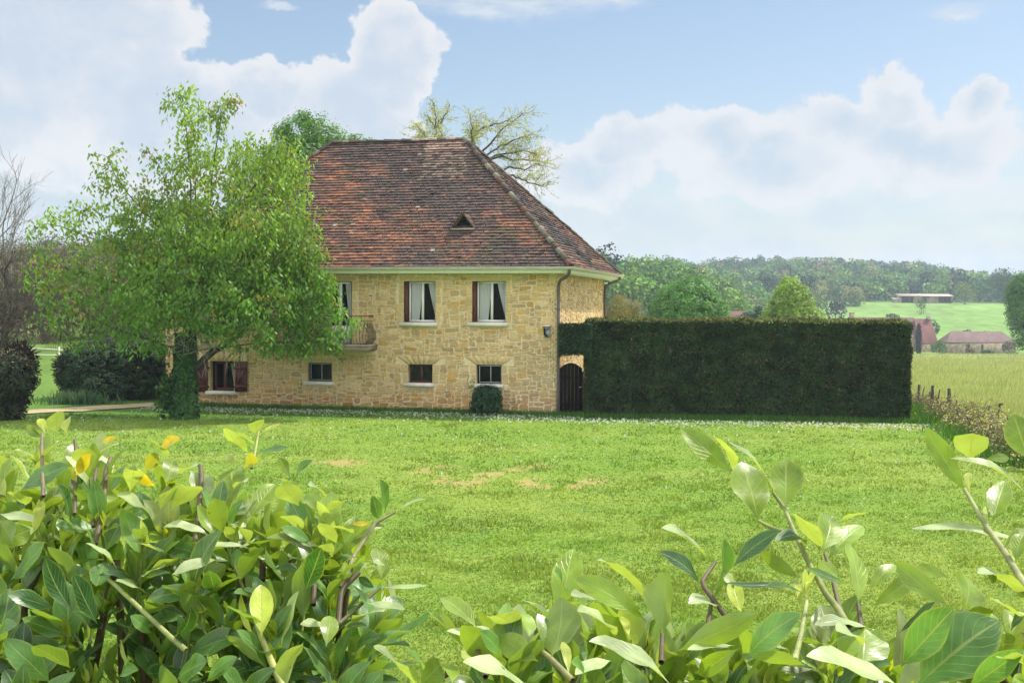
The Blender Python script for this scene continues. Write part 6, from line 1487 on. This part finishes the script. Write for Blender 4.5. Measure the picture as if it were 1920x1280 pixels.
    Bq = [(250, 135, 255, 68, 52, 'p'), (265, 132, 356, 86, 30, 'y'), (240, 182, 155, 118, 46, 'p'), (212, 218, 98, 103, 50, 'p'), (250, 218, 398, 195, 42, 'g'), (190, 290, 240, 230, 60, 'Y'), (160, 280, 112, 236, 40, 'y'), (140, 400, 165, 288, 112, 'b'), (225, 512, 335, 362, 100, 'b'), (442, 462, 362, 368, 85, 'p'), (572, 445, 488, 368, 74, 'p'), (470, 472, 535, 398, 80, 'b'), (520, 548, 430, 468, 90, 'b'), (570, 505, 662, 440, 50, 'p'), (400, 330, 352, 240, 56, 'b'), (430, 340, 510, 255, 60, 'g'), (380, 340, 330, 330, 44, 'p'),
          (842, 492, 818, 342, 78, 'g'), (810, 525, 782, 415, 62, 'g'), (880, 500, 1028, 432, 30, 'p'), (690, 625, 855, 540, 34, 'b'), (662, 655, 590, 512, 52, 'b'), (780, 545, 690, 545, 24, 'Y'), (700, 590, 600, 555, 60, 'p'), (470, 855, 548, 655, 105, 'd'), (825, 795, 800, 655, 85, 'b'), (700, 742, 842, 738, 26, 'p'), (600, 700, 490, 650, 80, 'p'), (820, 838, 1038, 832, 24, 'p'), (760, 912, 935, 942, 48, 'p'), (240, 1072, 178, 868, 50, 'y'), (272, 1065, 270, 825, 112, 'y'), (340, 1195, 445, 855, 150, 'p'), (390, 1300, 462, 1100, 115, 'p'), (690, 1015, 838, 950, 92, 'p'), (130, 1260, 160, 1165, 60, 'g'), (20, 1270, 160, 1160, 70, 'g'), (620, 1030, 450, 1010, 60, 'p'), (570, 1110, 590, 970, 90, 'b'), (290, 1210, 100, 1060, 60, 'b'), (760, 840, 640, 830, 70, 'g'), (650, 790, 740, 740, 50, 'd'), (710, 700, 640, 690, 60, 'd'), (510, 640, 360, 560, 60, 'g'), (620, 640, 540, 540, 50, 'p'), (210, 640, 130, 550, 70, 'p'), (350, 760, 290, 650, 60, 'g'), (60, 870, 30, 760, 90, 'g'), (300, 900, 190, 850, 60, 'd'), (640, 1080, 760, 1020, 60, 'd'), (700, 1160, 820, 1070, 110, 'd'), (780, 640, 690, 680, 60, 'b'), (720, 790, 790, 840, 40, 'd'), (480, 720, 400, 700, 60, 'p')]
    listed(lf, st, r, Bq, 380, 760, 2.4625, dl)
    for pts, r0, r1, c in (([(500, 800), (640, 930), (800, 1080), (860, 1130)], .0045, .006, (.26, .30, .10)), ([(925, 275), (930, 330), (920, 480), (900, 640)], .0052, .006, (.115, .092, .05)), ([(345, 158), (350, 215), (345, 500)], .0035, .0042, (.115, .092, .05)), ([(512, 240), (490, 300), (478, 440), (440, 640)], .0052, .006, (.115, .092, .05)), ([(194, 130), (192, 190), (200, 420)], .003, .005, (.2, .16, .1)), ([(445, 290), (435, 350), (430, 560)], .0035, .0042, (.115, .092, .05))): stalk(st, pts, 0, 760, 2.4625, dl, r0, r1, c)
    for pts, r0, r1, c in (([(225, 290), (245, 200), (258, 120)], .004, .0028, (.3, .34, .10)), ([(640, 840), (700, 690), (800, 540), (890, 490)], .006, .003, (.20, .20, .08)), ([(600, 1030), (660, 980), (820, 838)], .005, .003, (.13, .13, .06)), ([(370, 1300), (275, 1080), (225, 920)], .008, .0045, (.34, .36, .11)), ([(625, 1010), (640, 850), (720, 770)], .006, .006, dk), ([(510, 920), (515, 830)], .006, .006, dk)): stalk(st, pts, 380, 760, 2.4625, dl, r0, r1, c)
    top = lambda x: np.interp(x, [-200, 0, 60, 130, 200, 330, 450, 560, 640, 700, 740], [900, 880, 850, 830, 860, 890, 900, 930, 985, 1060, 1200])
    for i in range(330):
        px = r.uniform(-220, 690); tp = float(top(px)); py = tp + 25 + (1400 - tp) * r.random() ** 1.15; d = dl(px, py) + r.uniform(.0, .85); p = at(px, py + 100, d); lo = sstep(py, tp + 60, tp + 260)
        yng = np.array(LEAFCOL['b']) * (1 - lo) + np.array(LEAFCOL['g']) * lo; old = np.array(LEAFCOL['g']) * (1 - lo) + np.array(LEAFCOL['d']) * lo  # lower leaves older and darker, the mound's inner shade also in their colour
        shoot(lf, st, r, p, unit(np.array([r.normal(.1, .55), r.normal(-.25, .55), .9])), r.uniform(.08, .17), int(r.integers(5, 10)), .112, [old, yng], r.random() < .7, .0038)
    for i in range(14): px = -150 + i * 60; a = at(px, 1400, 2.8); st.tube([np.array([a[0], 2.8, float(gz(a[0], 2.8)) - .02]), a + (r.normal(0, .05), 0, .1), at(px + r.normal(0, 50), 1050, 2.8)], [.016, .012, .007], 6, dk, cap=False)
    lf.build('foliage', M['laurel'], T, True); st.build('stems', M['stem'], T, True)


laurels()


# ------------------------------------------------------------------ the moist air of the valley
def haze():
    m, t, out = base_mat('valley_haze')
    v = t.new('ShaderNodeVolumePrincipled'); v.inputs['Color'].default_value = (.72, .86, 1.0, 1); v.inputs['Density'].default_value = HAZE
    v.inputs['Anisotropy'].default_value = 0.0; t.l.new(v.outputs[0], out.inputs['Volume'])
    o = MB().box((-1720, -1720, -14), (1720, 1720, 75)).build('haze', m); tag(o, 'thin blue haze over the whole valley', kind='stuff')


HAZE = 0.00034
haze()
